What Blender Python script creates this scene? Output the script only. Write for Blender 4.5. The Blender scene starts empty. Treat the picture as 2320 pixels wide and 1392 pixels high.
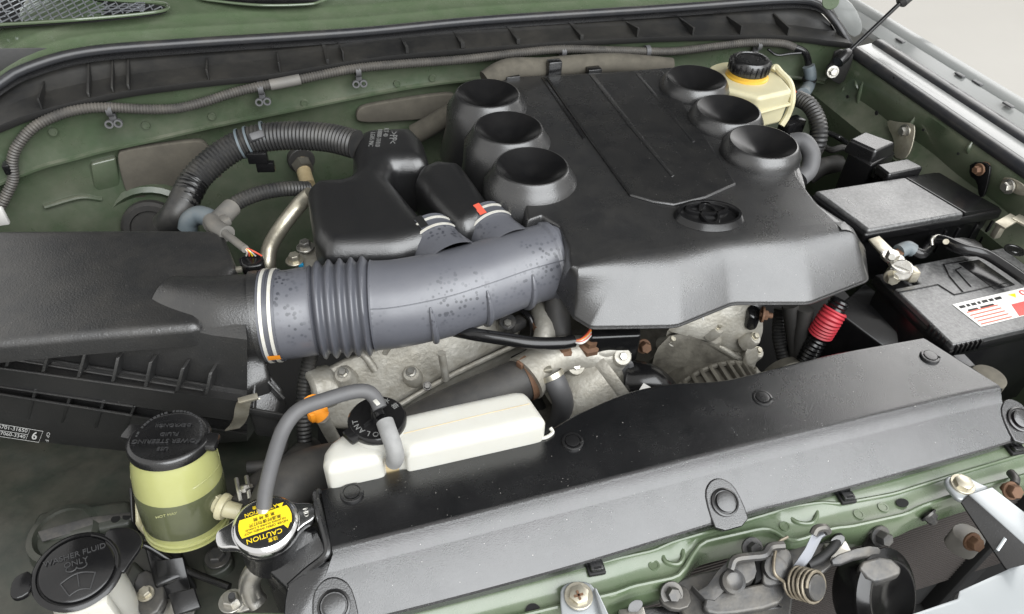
import bpy, bmesh, math, random
import numpy as np
from mathutils.geometry import delaunay_2d_cdt
from mathutils import Vector as V, Matrix
random.seed(7)
sc = bpy.context.scene
COL = sc.collection

# ------------------------------------------------------------------ camera
W0, H0, FOC = 2320.0, 1392.0, 1660.0
MX = Matrix(((0.9560916, 0.17132183, -0.23777653), (-0.29095925, 0.65204484, -0.70012873), (0.03509363, 0.73857048, 0.67326227)))
CAM = V((0, 0, 0.76106))
cd = bpy.data.cameras.new('camera'); co = bpy.data.objects.new('camera', cd); COL.objects.link(co)
cd.sensor_width = 36; cd.lens = 36 * FOC / W0; cd.clip_start = 0.02; cd.clip_end = 100
co.matrix_world = Matrix.Translation(CAM) @ MX.to_4x4()
sc.camera = co
# ------------------------------------------------------------------ light: a bright hall, a broad glazed front ahead of the car
w = bpy.data.worlds.new('World'); sc.world = w; w.use_nodes = True
bg = w.node_tree.nodes['Background']; bg.inputs[0].default_value = (1.0, 0.99, 0.97, 1); bg.inputs[1].default_value = 0.85
def area(name, loc, target, sx, sy, power, col=(1, 1, 1)):
    l = bpy.data.lights.new(name, 'AREA'); l.shape = 'RECTANGLE'; l.size = sx; l.size_y = sy; l.energy = power; l.color = col
    o = bpy.data.objects.new(name, l); COL.objects.link(o); o.location = loc
    o.rotation_euler = (V(target) - V(loc)).to_track_quat('-Z', 'Y').to_euler(); return o
area('front_window_light', (1.6, -2.6, 3.0), (0.9, 0.5, 0), 6.2, 5.0, 470, (0.955, 0.98, 1.0))
area('side_window_light', (5.6, 4.3, 3.3), (1.0, 0.9, 0), 5.0, 5.4, 230, (1.0, 0.99, 0.975))
sc.view_settings.view_transform = 'Standard'; sc.view_settings.look = 'None'
sc.view_settings.exposure = 0.28; sc.view_settings.gamma = 1.0; sc.view_settings.use_curve_mapping = False
sc.cycles.use_denoising = True
sc.cycles.max_bounces = 8

# ------------------------------------------------------------------ surveying helpers: a direction measured in the photograph meets a plane of the bay
def ray(px, py): return MX @ V(((px - W0 / 2) / FOC, (H0 / 2 - py) / FOC, -1.0))
def at(px, py, z=0.0):
    d = ray(px, py); return CAM + d * ((z - CAM.z) / d.z)
def atY(px, py, y):
    d = ray(px, py); return CAM + d * (y / d.y)
def atX(px, py, x):
    d = ray(px, py); return CAM + d * (x / d.x)
def lerp(a, b, t): return a + (b - a) * t
def interp(tab, x):
    if x <= tab[0][0]: return tab[0][1]
    for (a, b), (c, d) in zip(tab, tab[1:]):
        if x <= c: return lerp(b, d, (x - a) / (c - a))
    return tab[-1][1]
FW = [(-1.2, .80), (-.9, 1.06), (-.7, 1.22), (-.5, 1.335), (-.3, 1.40), (-.1, 1.435), (.2, 1.455), (.5, 1.46), (.8, 1.455), (1.0, 1.44), (1.15, 1.41), (1.3, 1.36), (1.6, 1.25)]
def fwy(x): return (interp(FW, x - .06) + interp(FW, x) + interp(FW, x + .06)) / 3
def atF(px, py, off=0.0):                                     # off: metres in front of the bulkhead
    d = ray(px, py); a, b = .4, 5.0
    for _ in range(50):
        m = (a + b) / 2; p = CAM + d * m
        if p.y > fwy(p.x) - off: b = m
        else: a = m
    return CAM + d * b
def depth(p): return -((MX.transposed() @ (p - CAM)).z)
def rad(px, p): return px * depth(p) / FOC

# ------------------------------------------------------------------ materials
MATS = {}
def mat(name, base, rough=.5, metal=0, bump=0, bscale=500, dust=0, dcol=(.22, .19, .15), dscale=18, spec=.5, coat=0, var=0, vscale=9, vcol=None, rvar=0, trans=0, sss=0, specks=0, spot=None):
    m = bpy.data.materials.new(name); m.use_nodes = True; nt = m.node_tree; N = nt.nodes; L = nt.links
    p = N['Principled BSDF']; p.inputs['Base Color'].default_value = (*base, 1); p.inputs['Roughness'].default_value = rough
    p.inputs['Metallic'].default_value = metal; p.inputs['Specular IOR Level'].default_value = spec
    p.inputs['Coat Weight'].default_value = coat; p.inputs['Coat Roughness'].default_value = .12
    p.inputs['Transmission Weight'].default_value = trans
    if sss:
        p.inputs['Subsurface Weight'].default_value = sss; p.inputs['Subsurface Radius'].default_value = (1, .9, .7); p.inputs['Subsurface Scale'].default_value = .012
    tc = N.new('ShaderNodeTexCoord'); geo = N.new('ShaderNodeNewGeometry')
    def noise(scale, detail=4, rough_=.6):
        n = N.new('ShaderNodeTexNoise'); n.inputs['Scale'].default_value = scale; n.inputs['Detail'].default_value = detail; n.inputs['Roughness'].default_value = rough_
        L.new(tc.outputs['Object'], n.inputs['Vector']); return n
    def ramp(src, a, b, va=0, vb=1):
        r = N.new('ShaderNodeMapRange'); r.inputs[1].default_value = a; r.inputs[2].default_value = b; r.inputs[3].default_value = va; r.inputs[4].default_value = vb
        L.new(src, r.inputs[0]); return r.outputs[0]
    col = None
    def mix(fac, a, b):
        x = N.new('ShaderNodeMix'); x.data_type = 'RGBA'; L.new(fac, x.inputs['Factor'])
        if isinstance(a, tuple): x.inputs['A'].default_value = (*a, 1)
        else: L.new(a, x.inputs['A'])
        x.inputs['B'].default_value = (*b, 1); return x.outputs['Result']
    cur = base
    if var:
        n = noise(vscale, 6, .65); cur = mix(ramp(n.outputs[0], .35, .65, 0, var), cur, vcol or tuple(c * .5 for c in base))
    if dust:
        n = noise(dscale, 7, .7); s = N.new('ShaderNodeSeparateXYZ'); L.new(geo.outputs['Normal'], s.inputs[0])
        a = ramp(s.outputs['Z'], -.2, .9, .25, 1); b = ramp(n.outputs[0], .38, .72, 0, dust)
        mu = N.new('ShaderNodeMath'); mu.operation = 'MULTIPLY'; L.new(a, mu.inputs[0]); L.new(b, mu.inputs[1]); cur = mix(mu.outputs[0], cur, dcol)
    if specks:
        n = noise(specks, 1, .5); cur = mix(ramp(n.outputs[0], .785, .80, 0, .5), cur, (.45, .43, .4))
    if spot:
        vz = N.new('ShaderNodeTexVoronoi'); vz.inputs['Scale'].default_value = spot[0]; L.new(tc.outputs['Object'], vz.inputs['Vector'])
        n = noise(spot[2], 3); a = ramp(n.outputs[0], .47, .6); b = ramp(vz.outputs['Distance'], .30, .40, 1, 0)
        mu = N.new('ShaderNodeMath'); mu.operation = 'MULTIPLY'; L.new(a, mu.inputs[0]); L.new(b, mu.inputs[1])
        s2 = N.new('ShaderNodeSeparateXYZ'); L.new(geo.outputs['Normal'], s2.inputs[0]); m2 = N.new('ShaderNodeMath'); m2.operation = 'MULTIPLY'; L.new(mu.outputs[0], m2.inputs[0]); L.new(ramp(s2.outputs['Z'], .0, .45, .12, 1), m2.inputs[1]); cur = mix(m2.outputs[0], cur, spot[1])
    if not isinstance(cur, tuple): L.new(cur, p.inputs['Base Color'])
    if rvar:
        n = noise(14, 6, .7); L.new(ramp(n.outputs[0], .3, .7, max(.05, rough - rvar), min(1, rough + rvar)), p.inputs['Roughness'])
    if bump:
        n = noise(bscale, 3, .5); b = N.new('ShaderNodeBump'); b.inputs['Strength'].default_value = bump; b.inputs['Distance'].default_value = .0005 if metal < .3 else .0012
        L.new(n.outputs[0], b.inputs['Height']); L.new(b.outputs[0], p.inputs['Normal'])
    MATS[name] = m; return m
mat('plastic', (.019, .019, .0192), .33, bump=.9, bscale=430, dust=.18, dcol=(.10, .09, .075), rvar=.05, specks=520, spec=.95)
mat('cover_plastic', (.017, .017, .0175), .29, bump=.6, bscale=520, dust=.16, dcol=(.085, .08, .07), rvar=.05, specks=500, spec=1.0)
mat('panel_plastic', (.012, .012, .0125), .26, bump=.4, bscale=700, dust=.14, dcol=(.08, .075, .065), rvar=.05, specks=500, spec=.9)
mat('satin_plastic', (.006, .006, .0065), .27, bump=.35, bscale=420, dust=.04, dcol=(.10, .09, .08), rvar=.04, spec=.9)
mat('grain_plastic', (.012, .012, .0125), .31, bump=.7, bscale=520, dust=.05, dcol=(.10, .09, .08), rvar=.04, spec=1.0)
mat('shroud_plastic', (.0040, .0042, .0048), .25, bump=.55, bscale=700, dust=.02, dcol=(.10, .09, .085), rvar=.07, specks=430, spec=1.0)
mat('smooth_black', (.006, .006, .0065), .22, bump=.1, bscale=300, dust=.05, dcol=(.10, .09, .08), rvar=.06)
mat('dusty_plastic', (.012, .012, .012), .5, bump=.3, bscale=200, dust=.32, dcol=(.09, .082, .068), dscale=9)
mat('ribbed_rubber', (.022, .022, .022), .42, dust=.3, dcol=(.16, .145, .12), dscale=25, bump=.15)
mat('loom', (.055, .052, .048), .5, dust=.5, dcol=(.20, .18, .15), dscale=25)
mat('rubber_hose', (.098, .101, .116), .38, bump=.15, bscale=250, dust=.25, dcol=(.16, .16, .165), dscale=12, rvar=.08, spot=(135, (.026, .028, .036), 9), spec=.8)
mat('bellows_rubber', (.078, .081, .094), .32, bump=.1, bscale=250, dust=.15, dcol=(.09, .085, .08), rvar=.08, spec=.7)
mat('grey_rubber', (.075, .075, .078), .55, bump=.2, bscale=220, dust=.3, dcol=(.16, .15, .14))
mat('dark_rubber', (.03, .029, .028), .6, bump=.2, bscale=200, dust=.5, dcol=(.10, .09, .075))
mat('seal_rubber', (.02, .021, .024), .33, bump=.1, bscale=200, dust=.15)
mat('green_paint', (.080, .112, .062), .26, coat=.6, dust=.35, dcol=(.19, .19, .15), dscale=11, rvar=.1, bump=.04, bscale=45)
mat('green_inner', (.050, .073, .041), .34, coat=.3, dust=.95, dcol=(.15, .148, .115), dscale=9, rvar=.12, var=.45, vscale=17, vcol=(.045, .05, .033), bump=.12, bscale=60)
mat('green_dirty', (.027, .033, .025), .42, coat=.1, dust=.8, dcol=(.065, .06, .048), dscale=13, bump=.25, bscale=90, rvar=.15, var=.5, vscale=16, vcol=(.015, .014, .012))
mat('fender_sheen_grey', (.22, .228, .222), .25, coat=.6, dust=.25, dcol=(.3, .29, .27), dscale=6)  # pale grey puts the fender's bright reflections into the colour
mat('lip_sheen_grey', (.15, .155, .15), .3, coat=.4, dust=.3, dcol=(.3, .29, .27), dscale=6)  # grey of the lip carries the bright floor mirrored in it
mat('dirt_pad', (.080, .072, .056), .9, bump=.5, bscale=70, var=.6, vscale=14, vcol=(.045, .040, .032), dust=.5, dcol=(.15, .135, .105), dscale=40)
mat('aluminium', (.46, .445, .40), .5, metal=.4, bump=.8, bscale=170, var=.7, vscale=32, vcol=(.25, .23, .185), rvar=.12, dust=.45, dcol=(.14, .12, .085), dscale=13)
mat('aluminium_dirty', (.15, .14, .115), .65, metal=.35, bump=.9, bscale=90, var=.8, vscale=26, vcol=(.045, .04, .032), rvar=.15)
mat('steel', (.52, .51, .48), .34, metal=.9, bump=.2, bscale=160, var=.4, vscale=60, vcol=(.3, .27, .2), rvar=.12)
mat('zinc', (.55, .52, .43), .4, metal=.8, bump=.2, bscale=150, var=.5, vscale=45, vcol=(.25, .21, .14), rvar=.12)
mat('chrome', (.72, .72, .72), .16, metal=1, bump=.05, bscale=100, rvar=.06)
mat('rust', (.15, .082, .045), .75, metal=.2, bump=.6, bscale=150, var=.7, vscale=80, vcol=(.10, .05, .03))
mat('dark_steel', (.060, .060, .061), .38, metal=.5, bump=.3, bscale=120, dust=.6, dcol=(.16, .145, .12), dscale=30, rvar=.12)
mat('lever_steel', (.13, .135, .15), .34, metal=.6, dust=.3, dcol=(.14, .13, .11), dscale=40)
mat('spring_steel', (.26, .23, .18), .4, metal=.7, var=.5, vscale=60, vcol=(.14, .11, .07))
mat('white_tank', (.50, .495, .455), .36, sss=.25, var=.35, vscale=7, vcol=(.42, .405, .345), bump=.15, bscale=60, dust=.15, dcol=(.3, .26, .18), dscale=11)
mat('cream_tank', (.50, .465, .31), .34, sss=.2, var=.4, vscale=12, vcol=(.40, .355, .20))
mat('stain', (.55, .45, .27), .5, var=.6, vscale=40, vcol=(.35, .25, .12))
mat('yellow_tank', (.35, .355, .15), .2, sss=.25, var=.45, vscale=14, vcol=(.28, .29, .10), coat=.35)
mat('fluid_tank', (.085, .092, .048), .2, coat=.35, var=.5, vscale=14, vcol=(.05, .056, .032))
mat('yellow', (.80, .58, .02), .4)
mat('orange', (.85, .30, .02), .45, var=.3, vscale=90, vcol=(.5, .16, .02))
mat('red', (.42, .02, .035), .5, dust=.15)
mat('red_label', (.75, .05, .04), .4)
mat('red_tab', (.62, .10, .06), .5)
mat('chalky_rubber', (.24, .24, .235), .65, bump=.3, bscale=120, var=.6, vscale=40, vcol=(.14, .14, .14))
mat('dish_shade', (.005, .005, .0055), .3, bump=.2, bscale=430, dust=.1, dcol=(.06, .055, .05), spec=.35)  # near-black, puts the dark reflection inside the funnels into the colour
mat('white_paint', (.62, .61, .58), .4)
mat('off_white_band', (.62, .61, .56), .4, metal=.2, var=.4, vscale=60, vcol=(.4, .36, .28))
mat('print_white', (.62, .62, .60), .5)
mat('print_grey', (.16, .16, .155), .6)
mat('emboss', (.035, .035, .036), .35)
mat('black', (.006, .006, .006), .6)
mat('void', (.004, .004, .004), .9)
mat('concrete', (.30, .29, .268), .55, var=.25, vscale=1.5, vcol=(.265, .255, .235), bump=.1, bscale=60)
mat('blue', (.02, .25, .45), .4)
mat('hood_pad', (.008, .009, .008), .8, bump=.3, bscale=150)
mat('mesh_metal', (.62, .64, .68), .3, metal=.8)
mat('amber_liquid', (.55, .33, .04), .35)
mat('silver_paint', (.33, .35, .36), .3, metal=.5, coat=.5, bump=.03, bscale=900)
mat('heater_hose', (.10, .125, .14), .5, dust=.4)
mat('fin', (.085, .075, .07), .5, metal=.4)
mat('tape', (.13, .125, .115), .6, bump=.4, bscale=120, dust=.5, dcol=(.25, .22, .18))
mat('battery_top_sheen', (.03, .03, .031), .32, spec=1.0, bump=.9, bscale=380, dust=.55, dcol=(.20, .20, .195), dscale=170, rvar=.08)  # pale dust mottling paints the bright reflection on the grained tops

# ------------------------------------------------------------------ mesh helpers: every shape is (verts, faces) in world metres
def join(*gs):
    vs, fs = [], []
    for v, f in gs:
        k = len(vs); vs += list(v); fs += [tuple(i + k for i in q) for q in f]
    return vs, fs
LOC = {}
def finish(o, g, m, angle=40, flat=False, wn=False):
    me = o.data; vs, fs = g
    L = LOC[o]
    me.from_pydata([tuple(V(v) - L) for v in vs], [], fs)
    bm = bmesh.new(); bm.from_mesh(me); bmesh.ops.recalc_face_normals(bm, faces=bm.faces) if angle != -1 else None
    bm.to_mesh(me); bm.free()
    me.materials.append(MATS[m])
    if not flat:
        me.polygons.foreach_set('use_smooth', [True] * len(me.polygons)); me.set_sharp_from_angle(angle=math.radians(abs(angle)))
    if wn:
        md = o.modifiers.new('wn', 'WEIGHTED_NORMAL'); md.keep_sharp = True
    me.update()
def thing(name, label, cat, base, group=None):
    o = bpy.data.objects.new(name, None); o.empty_display_size = .02; COL.objects.link(o); o.location = base; LOC[o] = V(base)
    o['label'] = label; o['category'] = cat
    if group: o['group'] = group
    return o
def part(name, g, m, parent, **k):
    o = bpy.data.objects.new(name, bpy.data.meshes.new(name)); COL.objects.link(o); o.parent = parent; LOC[o] = LOC[parent]
    finish(o, g, m, **k); return o
def solo(name, g, m, label, cat, group=None, kind=None, **k):
    o = bpy.data.objects.new(name, bpy.data.meshes.new(name)); COL.objects.link(o)
    vs = g[0]; c = V((sum(v[0] for v in vs) / len(vs), sum(v[1] for v in vs) / len(vs), min(v[2] for v in vs)))
    o.location = c; LOC[o] = c; finish(o, g, m, **k)
    if kind: o['kind'] = kind
    if label: o['label'] = label
    if cat: o['category'] = cat
    if group: o['group'] = group
    return o
def spline(pts, n=10, closed=False):
    P = [V(p) for p in pts]
    if len(P) < 3: return [P[0].lerp(P[-1], i / n) for i in range(n + 1)]
    out = []; m = len(P)
    for i in range(m if closed else m - 1):
        if closed: a, b, c, d = P[i - 1], P[i], P[(i + 1) % m], P[(i + 2) % m]
        else: a, b, c, d = P[max(i - 1, 0)], P[i], P[i + 1], P[min(i + 2, m - 1)]
        if i == 0 and not closed: a = b * 2 - c
        if i == m - 2 and not closed: d = c * 2 - b
        for k in range(n):
            t = k / n
            out.append(.5 * ((2 * b) + (c - a) * t + (2 * a - 5 * b + 4 * c - d) * t * t + (3 * b - a - 3 * c + d) * t ** 3))
    if not closed: out.append(P[-1])
    return out
def resample(pts, step):
    out = [pts[0]]; acc = 0
    for a, b in zip(pts, pts[1:]):
        l = (b - a).length; 
        if l < 1e-9: continue
        while acc + l >= step:
            t = (step - acc) / l; a = a.lerp(b, t); l = (b - a).length; acc = 0; out.append(a)
        acc += l
    if (out[-1] - pts[-1]).length > step * .3: out.append(pts[-1])
    return out
def frames(P):
    T = []
    for i in range(len(P)):
        t = P[min(i + 1, len(P) - 1)] - P[max(i - 1, 0)]; T.append(t.normalized())
    u = T[0].cross(V((0, 0, 1)));  u = u if u.length > .1 else T[0].cross(V((0, 1, 0))); u.normalize()
    F = []
    for t in T:
        u = (u - t * u.dot(t)).normalized(); F.append((t, u, t.cross(u)))
    return F
def sweep(P, rf, n=14, cap=True):
    F = frames(P); vs, fs = [], []
    s = 0; tot = sum((b - a).length for a, b in zip(P, P[1:])); 
    for i, p in enumerate(P):
        if i: s += (p - P[i - 1]).length
        r = rf(s, s / tot) if callable(rf) else rf
        t, u, v = F[i]
        for k in range(n):
            a = 2 * math.pi * k / n; vs.append(p + (u * math.cos(a) + v * math.sin(a)) * r)
    for i in range(len(P) - 1):
        for k in range(n):
            k2 = (k + 1) % n; fs.append((i * n + k, i * n + k2, (i + 1) * n + k2, (i + 1) * n + k))
    if cap: fs.append(tuple(range(n))[::-1]); fs.append(tuple(range((len(P) - 1) * n, len(P) * n)))
    return vs, fs
def tube(pts, r, n=14, k=8, cap=True): return sweep(spline(pts, k), r, n, cap)
def corr(pts, r, pitch=.004, amp=.12, n=14, zones=None):           # corrugated pipe; zones: list of (t0,t1) that stay smooth
    P = resample(spline(pts, 16), pitch / 4)
    def rf(s, t):
        if zones and any(a <= t <= b for a, b in zones): return r * .98
        return r * (1 - amp * (.5 + .5 * math.cos(2 * math.pi * s / pitch)))
    return sweep(P, rf, n)
def basis(ax):
    ax = V(ax).normalized(); u = ax.cross(V((0, 1, 0)))
    if u.length < .1: u = ax.cross(V((1, 0, 0)))
    u.normalize(); return ax, u, ax.cross(u)
def lathe(o, ax, prof, n=32, sx=1.0, sy=1.0, rot=0):
    ax, u, v = basis(ax); o = V(o); vs, fs = [], []; rings = []
    for r, h in prof:
        if r < 1e-6: rings.append([len(vs)]); vs.append(o + ax * h)
        else:
            rings.append(list(range(len(vs), len(vs) + n)))
            for k in range(n):
                a = 2 * math.pi * k / n + rot; vs.append(o + ax * h + (u * math.cos(a) * sx + v * math.sin(a) * sy) * r)
    for A, B in zip(rings, rings[1:]):
        if len(A) == 1 and len(B) == 1: continue
        for k in range(n):
            k2 = (k + 1) % n
            if len(A) == 1: fs.append((A[0], B[k2], B[k]))
            elif len(B) == 1: fs.append((A[k], A[k2], B[0]))
            else: fs.append((A[k], A[k2], B[k2], B[k]))
    return vs, fs
def cyl(p0, p1, r0, r1=None, n=24, bev=0):
    p0, p1 = V(p0), V(p1); h = (p1 - p0).length; r1 = r0 if r1 is None else r1
    b = bev or min(r0, h) * .08
    return lathe(p0, p1 - p0, [(0, 0), (r0 - b, 0), (r0, b), (r1, h - b), (r1 - b, h), (0, h)], n)
def bevelled(vs, fs, bev, seg=3, angle=20):
    bm = bmesh.new(); B = [bm.verts.new(v) for v in vs]
    for f in fs: bm.faces.new([B[i] for i in f])
    bmesh.ops.recalc_face_normals(bm, faces=bm.faces)
    if bev:
        bm.normal_update()
        ed = [e for e in bm.edges if len(e.link_faces) == 2 and e.calc_face_angle(0) > math.radians(angle)]
        bmesh.ops.bevel(bm, geom=ed, offset=bev, offset_type='OFFSET', segments=seg, profile=.5, affect='EDGES', clamp_overlap=True)
    bm.verts.index_update(); r = ([v.co.copy() for v in bm.verts], [tuple(v.index for v in f.verts) for f in bm.faces]); bm.free(); return r
def prism(poly, drop, bev=.004, seg=3, grow=1.0):                  # poly: 3D points; drop: vector or height downwards
    P = [V(p) for p in poly]; d = V((0, 0, -drop)) if isinstance(drop, (int, float)) else V(drop); n = len(P)
    c = sum(P, V()) / n; Q = [c + (p - c) * grow + d for p in P]
    return bevelled(P + Q, [tuple(range(n)), tuple(range(n, 2 * n))[::-1]] + [(i, (i + 1) % n, (i + 1) % n + n, i + n) for i in range(n)], bev, seg)
def slab(poly, th, bev=.002, seg=2):
    P = [V(p) for p in poly]; nrm = (P[1] - P[0]).cross(P[2] - P[0]).normalized()
    if nrm.z < 0: nrm = -nrm
    return prism(P, nrm * -th, bev, seg)
def box(c, s, bev=.002, rz=0, seg=2, tilt=None):
    c = V(c); R = Matrix.Rotation(rz, 3, 'Z')
    if tilt: R = R @ Matrix.Rotation(tilt[0], 3, 'X') @ Matrix.Rotation(tilt[1], 3, 'Y')
    vs = [c + R @ V((x * s[0] / 2, y * s[1] / 2, z * s[2] / 2)) for x in (-1, 1) for y in (-1, 1) for z in (-1, 1)]
    return bevelled(vs, [(0, 1, 3, 2), (4, 6, 7, 5), (0, 4, 5, 1), (2, 3, 7, 6), (0, 2, 6, 4), (1, 5, 7, 3)], bev, seg)
def bar(p0, p1, wd, ht, up=(0, 0, 1), bev=.0005):
    p0, p1 = V(p0), V(p1); t = (p1 - p0).normalized(); s = t.cross(V(up)).normalized() * wd / 2; u = s.cross(t).normalized() * ht / 2
    vs = [p + s * a + u * b for p in (p0, p1) for a, b in ((-1, -1), (1, -1), (1, 1), (-1, 1))]
    return bevelled(vs, [(0, 1, 2, 3), (7, 6, 5, 4), (0, 4, 5, 1), (1, 5, 6, 2), (2, 6, 7, 3), (3, 7, 4, 0)], bev, 2)
def strip(lines):
    n = len(lines[0]); vs = [V(p) for l in lines for p in l]
    return vs, [(i * n + k, i * n + k + 1, (i + 1) * n + k + 1, (i + 1) * n + k) for i in range(len(lines) - 1) for k in range(n - 1)]
def solid(g, th):                                                     # thicken a sheet downwards
    vs, fs = g; n = len(vs); me = bpy.data.meshes.new('t'); me.from_pydata([tuple(v) for v in vs], [], fs)
    bm = bmesh.new(); bm.from_mesh(me); bmesh.ops.recalc_face_normals(bm, faces=bm.faces)
    if sum(f.normal.z for f in bm.faces) < 0: bmesh.ops.reverse_faces(bm, faces=bm.faces)
    bmesh.ops.solidify(bm, geom=bm.faces, thickness=th)
    bm.verts.index_update(); r = ([v.co.copy() for v in bm.verts], [tuple(v.index for v in f.verts) for f in bm.faces]); bm.free(); bpy.data.meshes.remove(me); return r
def hexbolt(p, ax, r, h=None, wash=1.55):
    h = h or r * 1.1; ax = V(ax).normalized()
    return join(lathe(p, ax, [(r * wash, -.002), (r * wash, .0006), (r * wash * .96, .0012), (0, .0012)], 20),
                lathe(p, ax, [(r, 0), (r, h * .85), (r * .85, h), (0, h)], 6, rot=random.random()))
def text(body, loc, xd, yd, size, ext=.0004, align='CENTER', spacing=1.0):
    c = bpy.data.curves.new('t', 'FONT'); c.body = body; c.size = size; c.extrude = ext; c.align_x = align; c.align_y = 'CENTER'; c.space_line = .95; c.space_character = spacing
    c.resolution_u = 3
    o = bpy.data.objects.new('t', c); me = bpy.data.meshes.new_from_object(o); x = V(xd).normalized(); y = V(yd); y = (y - x * y.dot(x)).normalized(); z = x.cross(y)
    r = ([V(loc) + x * v.co.x + y * v.co.y + z * v.co.z for v in me.vertices], [tuple(p.vertices) for p in me.polygons])
    bpy.data.objects.remove(o); bpy.data.curves.remove(c); bpy.data.meshes.remove(me); return r
def ringband(p, ax, r, wd, th=.0012, n=40):                          # a flat strap round a pipe
    return lathe(p, ax, [(r, -wd / 2), (r + th, -wd / 2), (r + th, wd / 2), (r, wd / 2), (r, -wd / 2)], n)
def chaikin(P, it=1):
    for _ in range(it):
        Q = []
        for i in range(len(P)):
            a, b = P[i], P[(i + 1) % len(P)]; Q += [a.lerp(b, .25), a.lerp(b, .75)]
        P = Q
    return P
def pillow(poly, drop, r, seg=6, it=2, draft=0.0, dome=0.0):                # moulded box: outline rounded off into a flat or slightly domed top
    P = [V(p) for p in poly]; zt = sum(p.z for p in P) / len(P)
    P = [P[i].lerp(P[(i + 1) % len(P)], j / 3) for i in range(len(P)) for j in range(3)]; P = chaikin(P, it)
    P.append(P[0]); P = resample(P, max(.003, r / 5))[:-1]; n = len(P)
    A = np.array([(q.x, q.y) for q in P]); B = np.roll(A, -1, 0)
    ar = float(np.sum(A[:, 0] * B[:, 1] - B[:, 0] * A[:, 1])); sg = 1 if ar > 0 else -1
    def dist(Q):
        Q = np.asarray(Q)[:, None, :]; ab = (B - A)[None]; t = np.clip(((Q - A) * ab).sum(-1) / np.maximum((ab * ab).sum(-1), 1e-12), 0, 1)
        return np.sqrt(((A + ab * t[..., None] - Q) ** 2).sum(-1)).min(1)
    def inside(Q):
        Q = np.asarray(Q); x, y = Q[:, 0:1], Q[:, 1:2]; c = (A[None, :, 1] > y) != (B[None, :, 1] > y)
        xi = A[None, :, 0] + (y - A[None, :, 1]) * (B - A)[None, :, 0] / np.where(np.abs((B - A)[None, :, 1]) < 1e-12, 1e-12, (B - A)[None, :, 1]); return ((c & (x < xi)).sum(1) % 2) == 1
    T = np.roll(A, -2, 0) - np.roll(A, 2, 0); T /= np.linalg.norm(T, axis=1)[:, None]; Nn = np.stack([-T[:, 1], T[:, 0]], 1) * sg
    pts = [tuple(q) for q in A]; dd = [0.0] * n; last = 0
    for k in range(1, seg + 1):
        d = r * (1 - math.cos(math.pi / 2 * k / seg)); Q = A + Nn * d; dq = dist(Q); ok = inside(Q) & (np.abs(dq - d) < .06 * d + 1e-5)
        for q, o_ in zip(Q[::1 if k < 3 else 2], ok[::1 if k < 3 else 2]):
            if o_: pts.append(tuple(q)); dd.append(d)
    sp_ = max(.005, r / 3); lo, hi = A.min(0), A.max(0)
    G = np.array([(x, y) for x in np.arange(lo[0], hi[0], sp_) for y in np.arange(lo[1], hi[1], sp_)]); G = G[inside(G)]; dg = dist(G)
    ex_ = np.array(pts[n:]) if len(pts) > n else np.zeros((1, 2)) + 9
    for q, d in zip(G, dg):
        if d > r * .25 and np.min(((ex_ - q) ** 2).sum(1)) > (sp_ * .5) ** 2: pts.append(tuple(q)); dd.append(float(d))
    res = delaunay_2d_cdt([V(q).to_2d() if len(q) > 2 else V((q[0], q[1])) for q in pts], [], [tuple(range(n)) if sg > 0 else tuple(range(n))[::-1]], 1, 1e-6)
    v2, f2, ov = res[0], res[2], res[3]; D = dist([(v.x, v.y) for v in v2])
    vs = []
    for v, d in zip(v2, D):
        d = min(r, float(d)); vs.append(V((v.x, v.y, zt - r + math.sqrt(max(0, r * r - (r - d) ** 2)))))
    m = len(vs); fs = [tuple(f) for f in f2]
    vs += [V((a_[0], a_[1], zt - r)) for a_ in A] + [V((a_[0] - q[0] * draft, a_[1] - q[1] * draft, zt - drop)) for a_, q in zip(A, Nn)]
    fs += [(m + i, m + (i + 1) % n, m + n + (i + 1) % n, m + n + i) for i in range(n)]
    bm = bmesh.new(); Bv = [bm.verts.new(v) for v in vs]
    for f in fs:
        try: bm.faces.new([Bv[i] for i in f])
        except ValueError: pass
    bmesh.ops.remove_doubles(bm, verts=bm.verts, dist=2e-5); bm.verts.index_update()
    out = ([v.co.copy() for v in bm.verts], [tuple(v.index for v in f.verts) for f in bm.faces]); bm.free(); return out
Z_ = V((0, 0, 1))
X, Y, Z = V((1, 0, 0)), V((0, 1, 0)), V((0, 0, 1))

# ================================================================== setting
o = solo('floor', ([V((-8, -6, -.98)), V((12, -6, -.98)), V((12, 14, -.98)), V((-8, 14, -.98))], [(0, 1, 2, 3)]), 'concrete', None, None, kind='structure')

# ================================================================== car body shell
body = thing('car_body', 'olive green steel engine bay shell with bulkhead, apron and fender', 'car body', (.4, .8, -.75))
TOP = [(-260, 420), (-100, 335), (0, 292), (90, 255), (270, 214), (450, 190), (620, 174), (800, 142), (950, 124), (1100, 112), (1300, 98), (1500, 88), (1700, 84), (1820, 88), (1910, 106), (1990, 130)]
LEDGE = [(-260, 560), (0, 405), (60, 402), (120, 372), (250, 345), (450, 297), (620, 262), (800, 225), (1000, 190), (1300, 168), (1600, 160), (1800, 175), (1990, 210)]
def pxline(tab, n=90, fn=None, x0=None, x1=None):
    x0 = tab[0][0] if x0 is None else x0; x1 = tab[-1][0] if x1 is None else x1; out = []
    for i in range(n):
        x = lerp(x0, x1, i / (n - 1)); out.append(fn(x, interp(tab, x)))
    return out
N = 110
top = pxline(TOP, N, lambda x, y: atF(x, y, .028)); 
led = [V((p.x, p.y, atF(*q, .03).z)) for p, q in zip(top, [(lerp(-260, 1990, i / (N - 1)), interp(LEDGE, lerp(-260, 1990, i / (N - 1)))) for i in range(N)])]
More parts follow.
